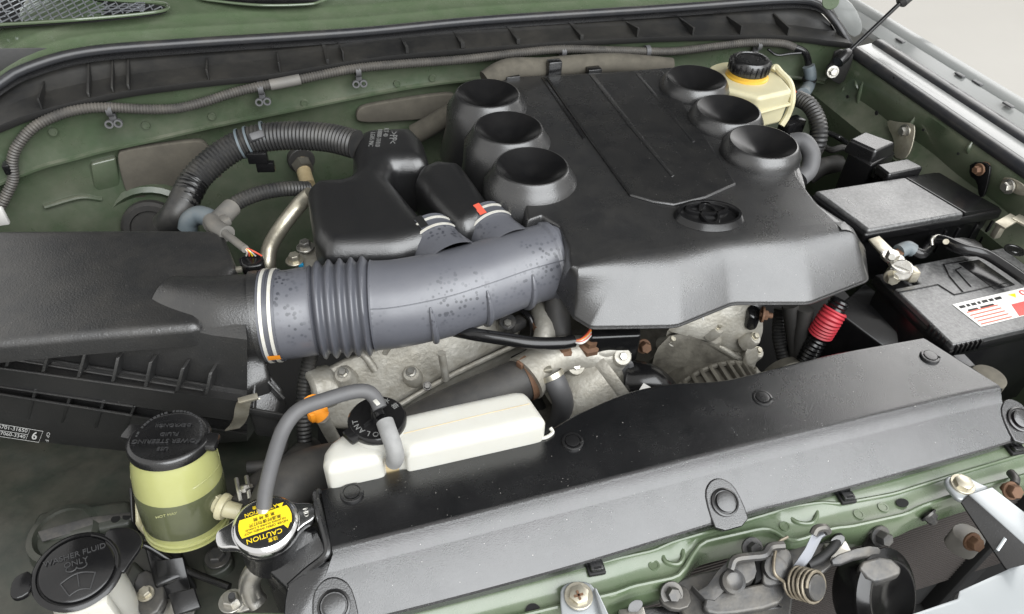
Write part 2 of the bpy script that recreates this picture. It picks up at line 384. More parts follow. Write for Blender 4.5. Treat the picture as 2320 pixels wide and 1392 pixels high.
def smoothz(L, k=6):
    z = [p.z for p in L]
    return [V((p.x, p.y, sum(z[max(0, i - k):i + k + 1]) / len(z[max(0, i - k):i + k + 1]))) for i, p in enumerate(L)]
top = smoothz(top, 3); led = smoothz(led, 4)
prof = []
for dz, dy in ((0, .0), ):
    pass
lines = [[V((p.x, p.y + .012, p.z + .001)) for p in top], [V((p.x, p.y, p.z)) for p in top], [V((p.x, p.y + .004, p.z - .006)) for p in top]]
for t in (.2, .5, .8): lines.append([V((a.x, a.y + .004 + .006 * math.sin(t * 3.1), lerp(a.z, b.z, t))) for a, b in zip(top, led)])
lines.append([V((b.x, a.y + .0055, b.z + .006)) for a, b in zip(top, led)])
lines.append([V((b.x, a.y - .0005, b.z + .003)) for a, b in zip(top, led)])
lines.append([V((b.x, a.y - .0005, b.z - .001)) for a, b in zip(top, led)])
lines.append([V((b.x, a.y + .018, b.z - .006)) for a, b in zip(top, led)])
for k, z in enumerate((.0, -.05, -.1, -.16, -.24, -.35, -.5)):
    lines.append([V((b.x, a.y + .024 - k * .012, min(z, b.z - .02 - k * .01))) for a, b in zip(top, led)])
part('bulkhead', strip(lines), 'green_inner', body)
# stampings on the bulkhead
def fwdisc(px, py, rpx, prof_, m, name, sx=1.0, par=None, off=0):
    p = atF(px, py, off); return part(name, lathe(p, V((0, -1, .25)), [(r * rad(rpx, p), h) for r, h in prof_], 32), m, par or body)
for px, py, r in ((350, 525, 90),):
    fwdisc(px, py, r, [(1.25, -.01), (1.2, .006), (1.08, .012), (1, .006), (.95, -.004), (0, -.004)], 'green_inner', 'stamped_ring', off=.045)
fwdisc(345, 512, 62, [(1, .0), (1, .014), (.9, .02), (.7, .02), (.66, .014), (0, .014)], 'dark_rubber', 'grommet', off=.05)
fwdisc(248, 408, 17, [(1.5, 0), (1.5, .004), (1.1, .006), (1.05, .003), (.8, .004), (.75, .009), (.4, .009), (.35, .006), (0, .006)], 'seal_rubber', 'plug')
g = prism([atF(*q, .015) for q in ((205, 372), (262, 358), (275, 430), (232, 446), (212, 425))], V((0, .02, 0)), .004); part('stamped_boss', g, 'green_inner', body)
for poly, nm in ((((262, 352), (280, 341), (445, 318), (465, 325), (478, 345), (520, 430), (500, 452), (300, 455), (285, 440)), 'sound_pad'), (((806, 262), (815, 245), (850, 236), (1000, 213), (1040, 215), (1045, 262), (960, 272), (812, 282)), 'sound_pad'), (((480, 420), (620, 385), (650, 395), (670, 470), (600, 520), (470, 520)), 'sound_pad')):
    part(nm, prism(chaikin([atF(*q, .022) for q in poly], 2), V((0, .014, 0)), .003), 'dirt_pad', body)
for px, py in ((300, 560), (560, 540), (690, 470), (585, 525)):
    fwdisc(px, py, 13, [(1.4, 0), (1.4, .004), (1, .004), (1, .012), (0, .012)], 'dark_steel', 'nut', off=.02)
# swaged steps and seam on the lower bulkhead
for pts in (((500, 395), (560, 372), (640, 350), (700, 345)), ((100, 470), (180, 448), (230, 452)), ((590, 500), (640, 455), (660, 440))):
    part('swage', sweep(spline([atF(x, y, .006 if y < 420 else .02) for x, y in pts], 6), .0045, 8), 'green_inner', body)
for k_, (px, py) in enumerate(((150, 420), (205, 465), (560, 345), (610, 330), (120, 300), (330, 285), (480, 265), (690, 235), (900, 190), (980, 178), (60, 440), (640, 470))):
    p = atF(px, py, .024 if interp(LEDGE, px) > py else .004); part('spot_weld', lathe(p, V((0, -1, .15)), [(.008, -.002), (.007, .0012), (.005, .0012), (.0045, .0002), (0, .0002)], 14), 'green_inner', body)
# added black sheet far below, keeps light from leaking into the bay
part('light_block_tray', box((.35, .85, -.62), (2.3, 1.7, .01), 0), 'void', body)
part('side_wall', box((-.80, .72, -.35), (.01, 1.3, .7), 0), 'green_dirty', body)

# right apron (inner fender) and fender flange
XA = 1.235
def ys(n=40, a=-.35, b=1.5): return [lerp(a, b, i / (n - 1)) for i in range(n)]
def lineXZ(x, z, n=40, f=None): return [V((x + (f(y)[0] if f else 0), y, z + (f(y)[1] if f else 0))) for y in ys(n)]
apr_top = atX(2320, 392, XA).z, atX(1935, 125, XA).z
def ztop(y): return lerp(apr_top[0], apr_top[1], (y - .84) / (1.3 - .84))
def aline(dx, dz, n=60, wav=0):
    return [V((XA + dx + wav * math.sin(y * 23) * math.sin(y * 11), y, ztop(max(.2, min(y, 1.45))) + dz)) for y in ys(n, .1, 1.47)]
part('inner_fender', strip([aline(.012, -.002), aline(.0, -.004), aline(-.006, -.012), aline(-.007, -.045, wav=.004), aline(-.003, -.075, wav=.005), aline(-.02, -.10, wav=.004), aline(-.035, -.115), aline(-.03, -.16), aline(-.01, -.22), aline(.0, -.5)]), 'green_inner', body)
def apron_pt(px, py): return atX(px, py, XA - .008)
for a, b in (((2072, 262), (2052, 310)), ((1958, 172), (1938, 250)), ((2200, 320), (2190, 352)), ((1915, 190), (1900, 232)), ((1936, 175), (1945, 210))):
    p0, p1 = apron_pt(*a), apron_pt(*b); part('stamped_rib', sweep(spline([p0 + X * .004, p0.lerp(p1, .5) - X * .0005, p1 + X * .004], 6), lambda s, t: .001 + .0035 * math.sin(math.pi * min(1, max(0, t))), 8), 'green_inner', body)
for px, py, r in ((1990, 256, 5), (1924, 219, 4), (2096, 294, 3), (2175, 348, 3), (2030, 176, 3)):
    p = apron_pt(px, py); part('drain_hole', lathe(p - X * .004, -X, [(rad(r, p), 0), (rad(r, p), .0015), (0, .0015)], 14), 'void', body)
for px, py, r in ((1887, 163, 9), (2290, 420, 12), (2235, 383, 11)):
    p = apron_pt(px, py); part('bolt', hexbolt(p - X * .006, -X, rad(r, p), .010), 'rust' if px == 2235 else 'zinc', body)
# flange of the fender: seal, metal lip, outer seal, painted lip, outer edge
fz = lambda y: ztop(max(.2, min(y, 1.45)))
def fl(prof, y0=.1, y1=1.33, n=30): return strip([[V((XA + dx, y, fz(y) + dz)) for y in ys(n, y0, y1)] for dx, dz in prof])
part('inner_seal', fl([(.002, -.012), (-.006, -.004), (-.005, .008), (.003, .014), (.014, .014), (.022, .008)]), 'seal_rubber', body, angle=60)
part('fender_lip', fl([(.018, .004), (.022, .010), (.055, .014), (.06, .012)]), 'lip_sheen_grey', body)
part('outer_seal', fl([(.055, .010), (.058, .016), (.068, .022), (.085, .020), (.095, .010), (.10, .006)]), 'seal_rubber', body, angle=60)
fen = part('fender', fl([(.098, .0), (.10, .010), (.13, .022), (.134, .019), (.138, .019), (.142, .024), (.165, .030), (.175, .024), (.19, -.02), (.23, -.12), (.25, -.3), (.25, -.5)], .1, 1.6), 'fender_sheen_grey', body)
for px, py in ((2040, 92), (2175, 170), (2215, 188), (2285, 238)):
    p = at(px, py, fz(1.1) + .024); part('edge_clip', box(p, (.010, .024, .004), .0015), 'grey_rubber', fen)
# lamp bracket, apron brackets
p0 = [apron_pt(*q) - X * f for q, f in (((2018, 270), .010), ((2040, 276), .008), ((2078, 278), .008), ((2082, 300), .010), ((2080, 340), .018), ((2070, 360), .026), ((2048, 352), .028), ((2046, 332), .022), ((2038, 312), .016), ((2022, 288), .012))]
br = thing('apron_bracket', 'bare zinc curved bracket bolted to the green apron beside the relay box', 'bracket', p0[5])
part('plate', prism(chaikin(p0, 1), V((.003, 0, -.001)), .0008), 'zinc', br, angle=30)
p = apron_pt(2060, 296); part('bolt', hexbolt(p - X * .012, -X, rad(10, p), .01), 'steel', br)
br = thing('stay_bracket', 'black L-shaped stay with a rusty bolt behind the fuse box', 'bracket', apron_pt(2230, 440))
part('plate', join(prism(chaikin([apron_pt(*q) - X * .012 for q in ((2210, 365), (2255, 368), (2252, 400), (2240, 445), (2228, 445), (2225, 410), (2205, 395))], 1), V((.005, 0, 0)), .001)), 'smooth_black', br)
p = apron_pt(2235, 382); part('bolt', hexbolt(p - X * .018, -X, rad(9, p), .01), 'rust', br)
br = thing('tow_bolt_plate', 'small grey bolted plate on the apron next to the battery', 'bracket', apron_pt(2300, 430))
part('plate', prism(chaikin([apron_pt(*q) - X * .01 for q in ((2275, 402), (2300, 400), (2340, 425), (2335, 445), (2300, 436))], 2), V((.004, 0, 0)), .001), 'zinc', br)
p = apron_pt(2297, 421); part('bolt', hexbolt(p - X * .014, -X, rad(11, p), .01), 'steel', br)

# ================================================================== cowl trough, seal, hood
SEAL = [(-200, 330), (-60, 235), (0, 190), (60, 155), (194, 118), (427, 98), (800, 74), (1100, 46), (1500, 20), (1700, 5), (1800, 0), (1850, 8), (1885, 40), (1915, 85), (1925, 105)]
sp = spline([atF(x, y, -.055 if x < 1860 else (-.03 if x < 1890 else .0)) for x, y in SEAL], 8)
N = 120
topl = pxline(TOP, N, lambda x, y: atF(x, y, .02), -200, 1918)
seal_pts = resample(sp, .02)
def seal_at(x):
    for a, b in zip(seal_pts, seal_pts[1:]):
        if a.x <= x <= b.x: return a.lerp(b, (x - a.x) / max(1e-6, b.x - a.x))
    return seal_pts[0] if x < seal_pts[0].x else seal_pts[-1]
cw = thing('cowl_trough', 'long black plastic cowl trough with upright ribs below the hood seal', 'cowl trough', (.35, 1.5, .1))
l1 = smoothz([p + V((0, -.012, .002)) for p in topl], 3); l2 = [p + V((0, .0, .008)) for p in l1]; l3 = [p + V((0, .034, .012)) for p in l1]
l4 = [V((p.x, p.y + .05, p.z + .016)) for p in l1]
l5 = [V((s.x, max(s.y, p.y + .045), s.z - .012)) for p, s in [(p, seal_at(p.x)) for p in l1]]
l6 = [V((s.x, s.y - .02, s.z - .008)) for s in [seal_at(p.x) for p in l1]]
part('ledge', strip([[p + V((0, .004, -.006)) for p in l1], l1, l2, l3, l4]), 'dusty_plastic', cw)
part('wall', strip([l4, [a.lerp(b, .5) + V((0, .006, 0)) for a, b in zip(l4, l5)], l5]), 'dusty_plastic', cw)
part('lip', strip([[p + V((0, .02, .002)) for p in l6], l6, [p + V((0, .0, -.004)) for p in l6]]), 'satin_plastic', cw)
def rib(px, hi, th=.003, dep=.05):
    i = min(range(N), key=lambda k: abs((proj(l1[k])[0]) - px)); a, b, d, s = l1[i], l4[i], l5[i], l6[i]
    top_ = b.lerp(d, hi); pts = [l2[i] + Z * .001, b + Z * .001, top_, l2[i] + Z * (.01 + .02 * (1 - hi))]
    return prism([p + V((-th / 2, 0, 0)) for p in pts], V((th, 0, 0)), .0005, 1)
def proj(p):
    c = MX.transposed() @ (p - CAM); return (W0 / 2 + FOC * c.x / -c.z, H0 / 2 - FOC * c.y / -c.z)
for px, hi, th in ((107, .5, .003), (215, 1, .004), (262, .95, .003), (296, .95, .004), (475, .45, .003), (630, .45, .003), (742, 1, .006), (775, .5, .003), (922, .8, .006), (1056, .9, .008), (1180, .9, .008), (1320, .9, .008), (1440, .45, .004), (1560, .6, .005), (1675, .5, .004), (1785, .6, .005)):
    part('rib', rib(px, hi, th), 'dusty_plastic', cw)
solo('hood_seal', sweep(seal_pts, .009, 14), 'seal_rubber', 'round black rubber weatherstrip along the rear of the engine bay', 'weatherstrip', angle=80)
# hood: its rear flange shows above the seal, the lifted panel mirrors in the plastic below
hd = thing('hood', 'open olive green hood with stamped rear flange and mesh vent', 'hood', (.4, 1.62, .2))
base_l = [p for p in [seal_at(x) for x in [lerp(-.66, 1.24, i / 70) for i in range(71)]]]
def hl(dy, dz): return [V((p.x, p.y + dy, p.z + dz)) for p in base_l]
part('rear_flange', strip([hl(.004, .0), hl(.006, .006), hl(.035, .009), hl(.039, .0125), hl(.046, .0142), hl(.075, .018), hl(.079, .0215), hl(.090, .0235), hl(.16, .036), hl(.30, .05)]), 'green_paint', hd)
ang = math.radians(53); y0, z0 = 1.70, .245; Lh = 1.36
def hp(x, t, off=0): return V((x, y0 - math.cos(ang) * Lh * t + off * math.sin(ang), z0 + math.sin(ang) * Lh * t + off * math.cos(ang)))
def hx(t): return (lerp(-.62, -.6, t), lerp(1.44, 1.58, t))
outer = [[hp(lerp(*hx(t), i / 20), t, .03 - .02 * (2 * i / 20 - 1) ** 4) for i in range(21)] for t in [k / 14 for k in range(15)]]
part('panel', strip(outer), 'green_paint', hd)
ins = [[hp(lerp(hx(t)[0] + .0, hx(t)[1] - .0, i / 20), t, .0) for i in range(21)] for t in [.0 + 1.0 * k / 14 for k in range(15)]]
part('insulation_pad', strip(ins), 'hood_pad', hd)
# mesh vent at the left of the flange
c0 = [V((p.x, p.y, p.z)) for p in hl(.10, .032)]
def fl_pt(px, py): return at(px, py, seal_at(atF(px, py, -.1).x).z + .038)
vent_o = [fl_pt(*q) for q in ((-60, 62), (0, 60), (160, 50), (300, 38), (370, 28), (382, 18), (360, 10), (250, 4), (120, -10), (-60, -20))]
vt = part('vent_recess', slab(chaikin(vent_o, 2), .004, .001), 'void', hd)
rim = spline(vent_o, 6, True); rim.append(rim[0]); part('vent_rim', sweep([p + Z * .003 for p in rim], .003, 8, False), 'green_paint', hd)
mesh_g = []
for i in range(-4, 26):
    for s in (1, -1):
        a = (-60 + i * 24, 64); b = (a[0] + 120 * s + 60, -24)
        pts = [(lerp(a[0], b[0], k / 24), lerp(a[1], b[1], k / 24)) for k in range(25)]
        def inside(x, y):
            up = interp([(-60, -20), (120, -6), (250, 8), (355, 14), (378, 22)], x); lo = interp([(-60, 60), (0, 57), (160, 47), (300, 35), (365, 27), (378, 23)], x); return -60 <= x <= 376 and up < y < lo
        run = [p for p in pts if inside(*p)]
        if len(run) > 1: mesh_g.append(bar(fl_pt(*run[0]) + Z * .004, fl_pt(*run[-1]) + Z * .004, .0022, .0015, bev=0))
for k in range(5):
    y_ = lambda x: interp([(-60, 50 - k * 15), (370, 26 - k * 3)], x)
    mesh_g.append(bar(fl_pt(-60, 48 - k * 14) + Z * .0045, fl_pt(330, 28 - k * 4) + Z * .0045, .002, .0015, bev=0))
part('vent_mesh', join(*mesh_g), 'mesh_metal', vt, flat=True)
ov = [fl_pt(*q) for q in ((440, -6), (500, 5), (590, 13), (680, 12), (722, 6), (730, -12), (440, -30))]
op = part('access_opening', slab(chaikin(ov, 2), .004, .001), 'smooth_black', hd)
rim = spline(ov, 6, True); rim.append(rim[0]); part('opening_rim', sweep([p + Z * .001 for p in rim], .0025, 8, False), 'green_paint', hd)
# left cowl side cap (grey plastic corner)
solo('cowl_corner', slab([atF(*q, -.09) for q in ((-40, 110), (90, 108), (160, 112), (60, 150), (0, 185), (-40, 215))], .006, .002), 'dusty_plastic', 'dark grey plastic cowl corner piece beside the mesh vent', 'trim')

# gas strut for the hood
gs = thing('hood_strut', 'thin black gas strut rod standing on a bracket at the fender corner', 'strut', atF(1905, 130, .02))
a = atF(1912, 128, .10); b = a + (atF(2045, 2, -.02) - a) * 1.0
part('rod', tube([a, a.lerp(b, .5), b], .0048, 12, 3), 'smooth_black', gs)
part('end_cap', lathe(a - (b - a).normalized() * .02, b - a, [(0, 0), (.013, 0), (.014, .02), (.010, .036), (.006, .04), (0, .04)], 18), 'smooth_black', gs)
gd = (b - a).normalized(); den = .799 * gd.y + .602 * gd.z; th_ = (1.505 - .799 * b.y - .602 * b.z) / den if abs(den) > .05 else .5; th_ = min(.7, th_) if th_ > .08 else .5
part('top_joint', lathe(b - gd * .012, gd, [(.006, 0), (.014, .008), (.0155, .05), (.0155, .06), (.011, .068), (.011, th_ + .012), (0, th_ + .014)], 18), 'dusty_plastic', gs)
part('bracket', prism(chaikin([atF(*q, .085) for q in ((1893, 112), (1935, 118), (1930, 145), (1908, 195), (1880, 180), (1870, 160), (1885, 140))], 1), V((.002, .006, 0)), .001), 'dusty_plastic', gs)
p = atF(1887, 163, .09); part('bolt', hexbolt(p, V((-.3, -1, .3)), rad(9, p), .009), 'steel', gs)
# hinge, mirrors the corner seen behind the strut
hg = part('hinge', prism(chaikin([atF(*q, -.03) for q in ((1885, -20), (1925, 2), (1950, 40), (1955, 75), (1930, 88), (1905, 50), (1880, 10))], 1), V((.004, .008, 0)), .001), 'fender_sheen_grey', hd)
part('pivot', cyl(atF(1882, 3, -.01), atF(1882, 3, .02), .018), 'green_paint', hg)

# bulkhead harness
HP = [(0, 470), (18, 435), (30, 405), (28, 365), (40, 330), (75, 290), (130, 262), (190, 247), (250, 244), (330, 248), (400, 246), (460, 232), (530, 210), (590, 196), (640, 188), (700, 176), (810, 155), (930, 144), (1050, 135), (1180, 120), (1275, 112), (1400, 115), (1520, 117), (1620, 106), (1700, 97), (1770, 99), (1800, 108)]
hs = thing('bulkhead_harness', 'grey corrugated wiring loom clipped along the green bulkhead', 'wiring loom', atF(700, 180, .04))
part('conduit', corr([atF(x, y, .038) for x, y in HP], .0095, .0052, .16, 12), 'loom', hs)
part('tape_wrap', tube([atF(x, y, .038) for x, y in ((612, 193), (640, 188), (680, 180))], .0105, 12), 'tape', hs)
part('bare_wires', join(tube([atF(x, y, .04) for x, y in ((1800, 108), (1822, 118), (1830, 135), (1832, 150))], .008, 10), tube([atF(x, y, .045) for x, y in ((1740, 112), (1760, 125), (1790, 122), (1815, 120))], .003, 8)), 'smooth_black', hs)
for px, py in ((248, 248), (590, 200), (811, 160), (1275, 116), (1466, 116), (1717, 102)):
    p = atF(px, py, .036); r_ = .0125
    cl = part('clip', join(lathe(p, X, [(r_, -.005), (r_, .005), (r_ - .002, .005), (r_ - .002, -.005), (r_, -.005)], 16), box(p + V((0, .004, -.016)), (.012, .012, .014), .002)), 'grey_rubber', hs)
    for s in (-1, 1): part('clip_eye', lathe(p + V((s * .0075, -.002, -.026)), V((0, -1, .2)), [(.0075, 0), (.0075, .008), (.0045, .008), (.0045, 0)], 12), 'grey_rubber', cl)
fb = part('frame_clip', box(atF(18, 380, .035), (.012, .02, .02), .003), 'smooth_black', hs)

# ================================================================== engine
eng = thing('engine', 'grimy cast aluminium engine block under the plastic covers', 'engine', (.45, .95, -.6))
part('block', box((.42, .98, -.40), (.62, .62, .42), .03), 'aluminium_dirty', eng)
# left bank cover: sloping cast lid
def pz(*q): return [at(x, y, z) for x, y, z in q]
lb = part('left_bank_cover', slab(chaikin(pz((690, 885, -.10), (735, 825, -.075), (900, 770, -.05), (1080, 700, -.04), (1165, 705, -.06), (1190, 760, -.10), (1010, 850, -.125), (880, 925, -.145), (770, 985, -.16), (715, 935, -.13)), 1), .05, .008, 3), 'aluminium', eng)
part('left_bank_flange', prism(chaikin(pz((755, 995, -.165), (880, 930, -.148), (1010, 856, -.128), (1195, 768, -.104), (1205, 785, -.125), (1020, 885, -.155), (890, 955, -.172), (775, 1015, -.185)), 1), .03, .004), 'aluminium', eng)
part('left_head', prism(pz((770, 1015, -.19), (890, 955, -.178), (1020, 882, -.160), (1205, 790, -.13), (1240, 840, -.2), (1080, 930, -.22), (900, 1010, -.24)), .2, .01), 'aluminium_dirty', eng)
part('cover_end_ring', join(lathe(at(705, 885, -.105), V((-.9, -.3, .25)), [(.0, -.03), (.034, -.03), (.034, .004), (.03, .008), (.024, .009), (.022, .003), (0, .003)], 30)), 'aluminium', eng)
for a, b in (((1000, 800, -.052), (1010, 860, -.115)), ((905, 760, -.045), (870, 800, -.072)), ((820, 800, -.062), (850, 840, -.088))):
    part('casting_rib', tube([at(*a), at(*a).lerp(at(*b), .5) + Z * .004, at(*b)], .006, 10), 'aluminium', eng)
part('flange_joint', sweep(spline(pz((770, 1000, -.16), (880, 935, -.142), (1010, 858, -.122), (1195, 770, -.098)), 8), .0045, 8), 'aluminium', eng)
for px, py, z in ((778, 850, -.075), (932, 848, -.106), (780, 848, -.08), (1150, 740, -.07)):
    p = at(px, py, z); part('bolt_boss', lathe(p, V((-.15, -.35, .92)), [(.018, -.02), (.0135, .002), (.012, .004), (0, .004)], 24), 'aluminium', eng)
    part('bolt', hexbolt(p + V((0, 0, .005)), V((-.15, -.35, .92)), .0062, .007, 1.4), 'steel', eng)
for px, py, z in ((968, 875, -.12), (905, 920, -.15), (960, 905, -.16), (880, 925, -.16)):
    p = at(px, py, z); part('stud', hexbolt(p, V((-.1, -.6, .8)), .0055, .010, 1.3), 'dark_steel', eng)
# right bank
part('right_bank_cover', slab(chaikin(pz((1500, 760, -.05), (1560, 700, -.02), (1640, 670, .0), (1720, 690, -.02), (1735, 740, -.06), (1715, 790, -.10), (1660, 800, -.11), (1530, 745, -.07)), 1), .04, .006), 'aluminium', eng)
for dz_ in (0, .013):
    part('right_bank_flange', sweep(spline(pz((1530, 738 - dz_ * 700, -.070), (1590, 764 - dz_ * 700, -.088), (1650, 797 - dz_ * 700, -.110), (1705, 832 - dz_ * 700, -.135)), 8), .005, 10), 'aluminium', eng)
part('flange_lug', prism(chaikin(pz((1595, 745, -.066), (1625, 748, -.066), (1640, 775, -.085), (1615, 782, -.09)), 1), .02, .003), 'aluminium', eng)
part('flange_lug', prism(chaikin(pz((1685, 790, -.085), (1715, 780, -.08), (1722, 812, -.105), (1695, 830, -.115)), 1), .03, .004), 'aluminium', eng)
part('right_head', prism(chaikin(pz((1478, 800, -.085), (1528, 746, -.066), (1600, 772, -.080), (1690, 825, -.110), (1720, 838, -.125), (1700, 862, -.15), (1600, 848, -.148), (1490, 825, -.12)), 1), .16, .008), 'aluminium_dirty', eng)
for px, py, z in ((1520, 775, -.085), (1625, 745, -.06), (1708, 768, -.07), (1715, 800, -.105)):
    p = at(px, py, z); part('bolt_boss', lathe(p, V((.2, -.5, .84)), [(.016, -.02), (.011, .002), (.009, .005), (0, .005)], 20), 'aluminium', eng)
    part('bolt', hexbolt(p + V((0, 0, .006)), V((.2, -.5, .84)), .0055, .006, 1.3), 'zinc', eng)
p = at(1458, 785, -.085); part('bolt', hexbolt(p, V((-.1, -.8, .5)), .0095, .016, 1.3), 'rust', eng)
part('front_cover', prism(chaikin(pz((1440, 830, -.12), (1500, 800, -.12), (1600, 830, -.14), (1700, 850, -.15), (1720, 890, -.2), (1420, 890, -.2)), 1), .2, .01), 'aluminium_dirty', eng)
part('casting_print', text('94', at(1585, 718, -.0165), V((1, -.3, -.3)), V((.3, 1, .3)), .016, .0005), 'print_white', eng)
# ignition coil at the right bank
co_ = thing('ignition_coil', 'black ignition coil with a rusty stud tip beneath the engine cover', 'coil', at(1690, 690, -.06))
part('body', join(lathe(at(1655, 700, -.06), V((.8, -.2, .35)), [(0, 0), (.030, 0), (.034, .008), (.034, .02), (.028, .028), (.020, .05), (0, .052)], 28), prism(chaikin(pz((1690, 688, -.02), (1722, 692, -.02), (1728, 718, -.03), (1700, 722, -.03)), 1), .03, .004)), 'satin_plastic', co_)
part('stud', join(cyl(at(1722, 712, -.02), at(1750, 716, -.02), .0045, n=10), hexbolt(at(1728, 713, -.02), at(1750, 716, -.02) - at(1722, 712, -.02), .0085, .008)), 'rust', co_)
# alternator
al = thing('alternator', 'dirty finned alternator behind the black radiator cover', 'alternator', at(1620, 870, -.3))
ac = at(1615, 925, -.20)
part('housing', lathe(ac + V((0, -.06, 0)), Y, [(0, 0), (.05, 0), (.085, .015), (.09, .03), (.09, .11), (.075, .13), (0, .13)], 36), 'aluminium_dirty', al)
for k in range(14):
    a = math.radians(30 + k * 9.5); q = ac + V((-math.cos(a) * .088, -.045, math.sin(a) * .088))
    part('fin', bar(q, q + V((-math.cos(a) * .004, .06, math.sin(a) * .004)), .006, .016, V((-math.cos(a), 0, math.sin(a)))), 'aluminium_dirty', al)
part('fin_ring', join(*[sweep(spline([ac + V((-math.cos(math.radians(20 + k * 14)) * .094, yy, math.sin(math.radians(20 + k * 14)) * .094)) for k in range(11)], 4), .005, 8) for yy in (-.045, .015)]), 'aluminium_dirty', al)
part('lug', join(cyl(at(1500, 862, -.15), at(1490, 872, -.16), .02), cyl(at(1690, 850, -.14), at(1700, 862, -.15), .022)), 'aluminium', al)

# water outlet (thermostat housing) and pipes
wo = thing('thermostat_housing', 'pale cast aluminium thermostat housing with pipe stubs in front of the engine', 'housing', at(1330, 900, -.25))
part('neck_pipe', tube(pz((1190, 858, -.075), (1225, 830, -.07), (1265, 805, -.065), (1310, 800, -.07), (1360, 805, -.08), (1400, 795, -.08)), lambda s, t: .034 - .010 * math.sin(t * 3) + .004, 20), 'aluminium', wo)
part('body', lathe(at(1320, 890, -.14), V((.55, .1, .3)), [(0, -.05), (.045, -.05), (.055, -.03), (.058, .0), (.056, .04), (.060, .045), (.060, .058), (0, .058)], 32), 'aluminium', wo)
part('flange', prism(chaikin(pz((1385, 820, -.075), (1400, 810, -.07), (1420, 830, -.08), (1425, 900, -.15), (1410, 925, -.18), (1395, 900, -.155)), 1), at(1365, 826, -.078) - at(1385, 820, -.075), .003), 'aluminium', wo)
part('gasket_ring', prism(chaikin(pz((1404, 810, -.065), (1420, 806, -.062), (1440, 828, -.075), (1445, 900, -.145), (1430, 925, -.175), (1412, 900, -.15)), 1), at(1394, 813, -.066) - at(1404, 810, -.065), .002), 'grey_rubber', wo)
for px, py, z in ((1305, 830, -.075), (1410, 808, -.06)):
    p = at(px, py, z); part('bolt_boss', lathe(p, V((-.1, -.65, .75)), [(.020, -.03), (.015, .0), (.013, .003), (0, .003)], 24), 'aluminium', wo); part('bolt', hexbolt(p, V((-.1, -.65, .75)), .0065, .008, 1.3), 'steel', wo)
part('bracket_arm', tube(pz((1330, 805, -.07), (1370, 795, -.06), (1400, 790, -.06), (1420, 805, -.07)), .014, 12), 'aluminium', wo)
for px, py in ((1335, 782), (1275, 790)):
    p = at(px, py, -.045); part('sensor', join(lathe(p, V((0, -.2, 1)), [(.018, -.015), (.018, .002), (.012, .006), (.012, .016), (0, .016)], 6)), 'rust', wo)
# thermostat outlet hose to the right with black elbow
solo('inlet_elbow', tube(pz((1430, 865, -.115), (1465, 870, -.11), (1500, 895, -.13), (1530, 930, -.17)), lambda s, t: .036 - .012 * t, 20), 'smooth_black', 'short black elbow bolted to the thermostat housing beside the radiator cover', 'hose')
solo('warning_sticker', slab(pz((1458, 868, -.076), (1478, 880, -.078), (1448, 884, -.084)), .001, 0), 'white_paint', 'white triangle sticker on the black inlet elbow', 'sticker')
# upper radiator hose
uh = thing('radiator_hose', 'thick charcoal radiator hose running under the coolant tank with a rusty clamp', 'hose', at(1000, 930, -.2))
hpts = pz((1207, 850, -.08), (1150, 875, -.085), (1060, 912, -.095), (960, 960, -.11), (820, 1040, -.10), (700, 1075, -.06), (640, 1120, -.05), (620, 1180, -.06))
part('rubber', tube(hpts, .034, 22), 'dark_rubber', uh)
fr = frames(spline(hpts, 8)); P = spline(hpts, 8)
part('clamp', join(ringband(P[2], fr[2][0], .0345, .014), box(at(1185, 822, -.045), (.02, .012, .012), .002, .5)), 'rust', uh)
solo('bypass_hose', tube(pz((1250, 850, -.06), (1265, 880, -.075), (1275, 915, -.11), (1265, 960, -.17), (1240, 990, -.2)), .017, 14), 'grey_rubber', 'short grey bypass hose hanging in front of the thermostat housing', 'hose')
solo('bypass_clamp', join(ringband(at(1251, 852, -.061), at(1265, 880, -.075) - at(1250, 850, -.06), .0175, .008), box(at(1240, 838, -.05), (.014, .01, .008), .002)), 'zinc', 'small wire clamp at the top of the grey bypass hose', 'clamp')
solo('drive_belt', tube(pz((1210, 880, -.15), (1222, 920, -.19), (1260, 960, -.23), (1300, 985, -.26)), .010, 8), 'dark_rubber', 'black drive belt curving down beside the bypass hose', 'belt')
# control-motor box with wires under the cover
mb = thing('throttle_connector', 'black connector block with coloured wires under the front of the engine cover', 'connector', at(1400, 770, -.08))
part('housing', prism(pz((1335, 738, -.02), (1450, 735, -.02), (1455, 760, -.02), (1335, 765, -.02)), .06, .006), 'smooth_black', mb)
part('socket', box(at(1365, 765, -.035), (.035, .008, .025), .002, -.05), 'black', mb)
part('cable', tube(pz((1010, 745, -.02), (1070, 757, -.005), (1140, 768, -.005), (1210, 778, -.01), (1270, 778, -.018), (1300, 773, -.02)), .010, 12), 'smooth_black', mb)
for k, m in enumerate(('red_tab', 'orange', 'off_white_band', 'red_tab', 'white_paint')):
    part('wire', tube(pz((1298, 772 + k * .6, -.018), (1315, 770 + k * 2, -.012), (1328, 760 + k * 3, -.012), (1338, 745 + k * 4, -.02)), .0018, 6), m, mb)
solo('breather_hose', tube(pz((1258, 650, .0), (1262, 700, -.03), (1268, 760, -.06), (1270, 800, -.1)), .02, 14), 'dark_rubber', 'dark hose dropping between the intake tube and the engine cover', 'hose')
solo('wire_clip', join(tube(pz((1225, 690, -.05), (1230, 720, -.06), (1240, 760, -.08)), .018, 10)), 'aluminium_dirty', 'dull metal neck behind the intake tube above the thermostat housing', 'pipe')

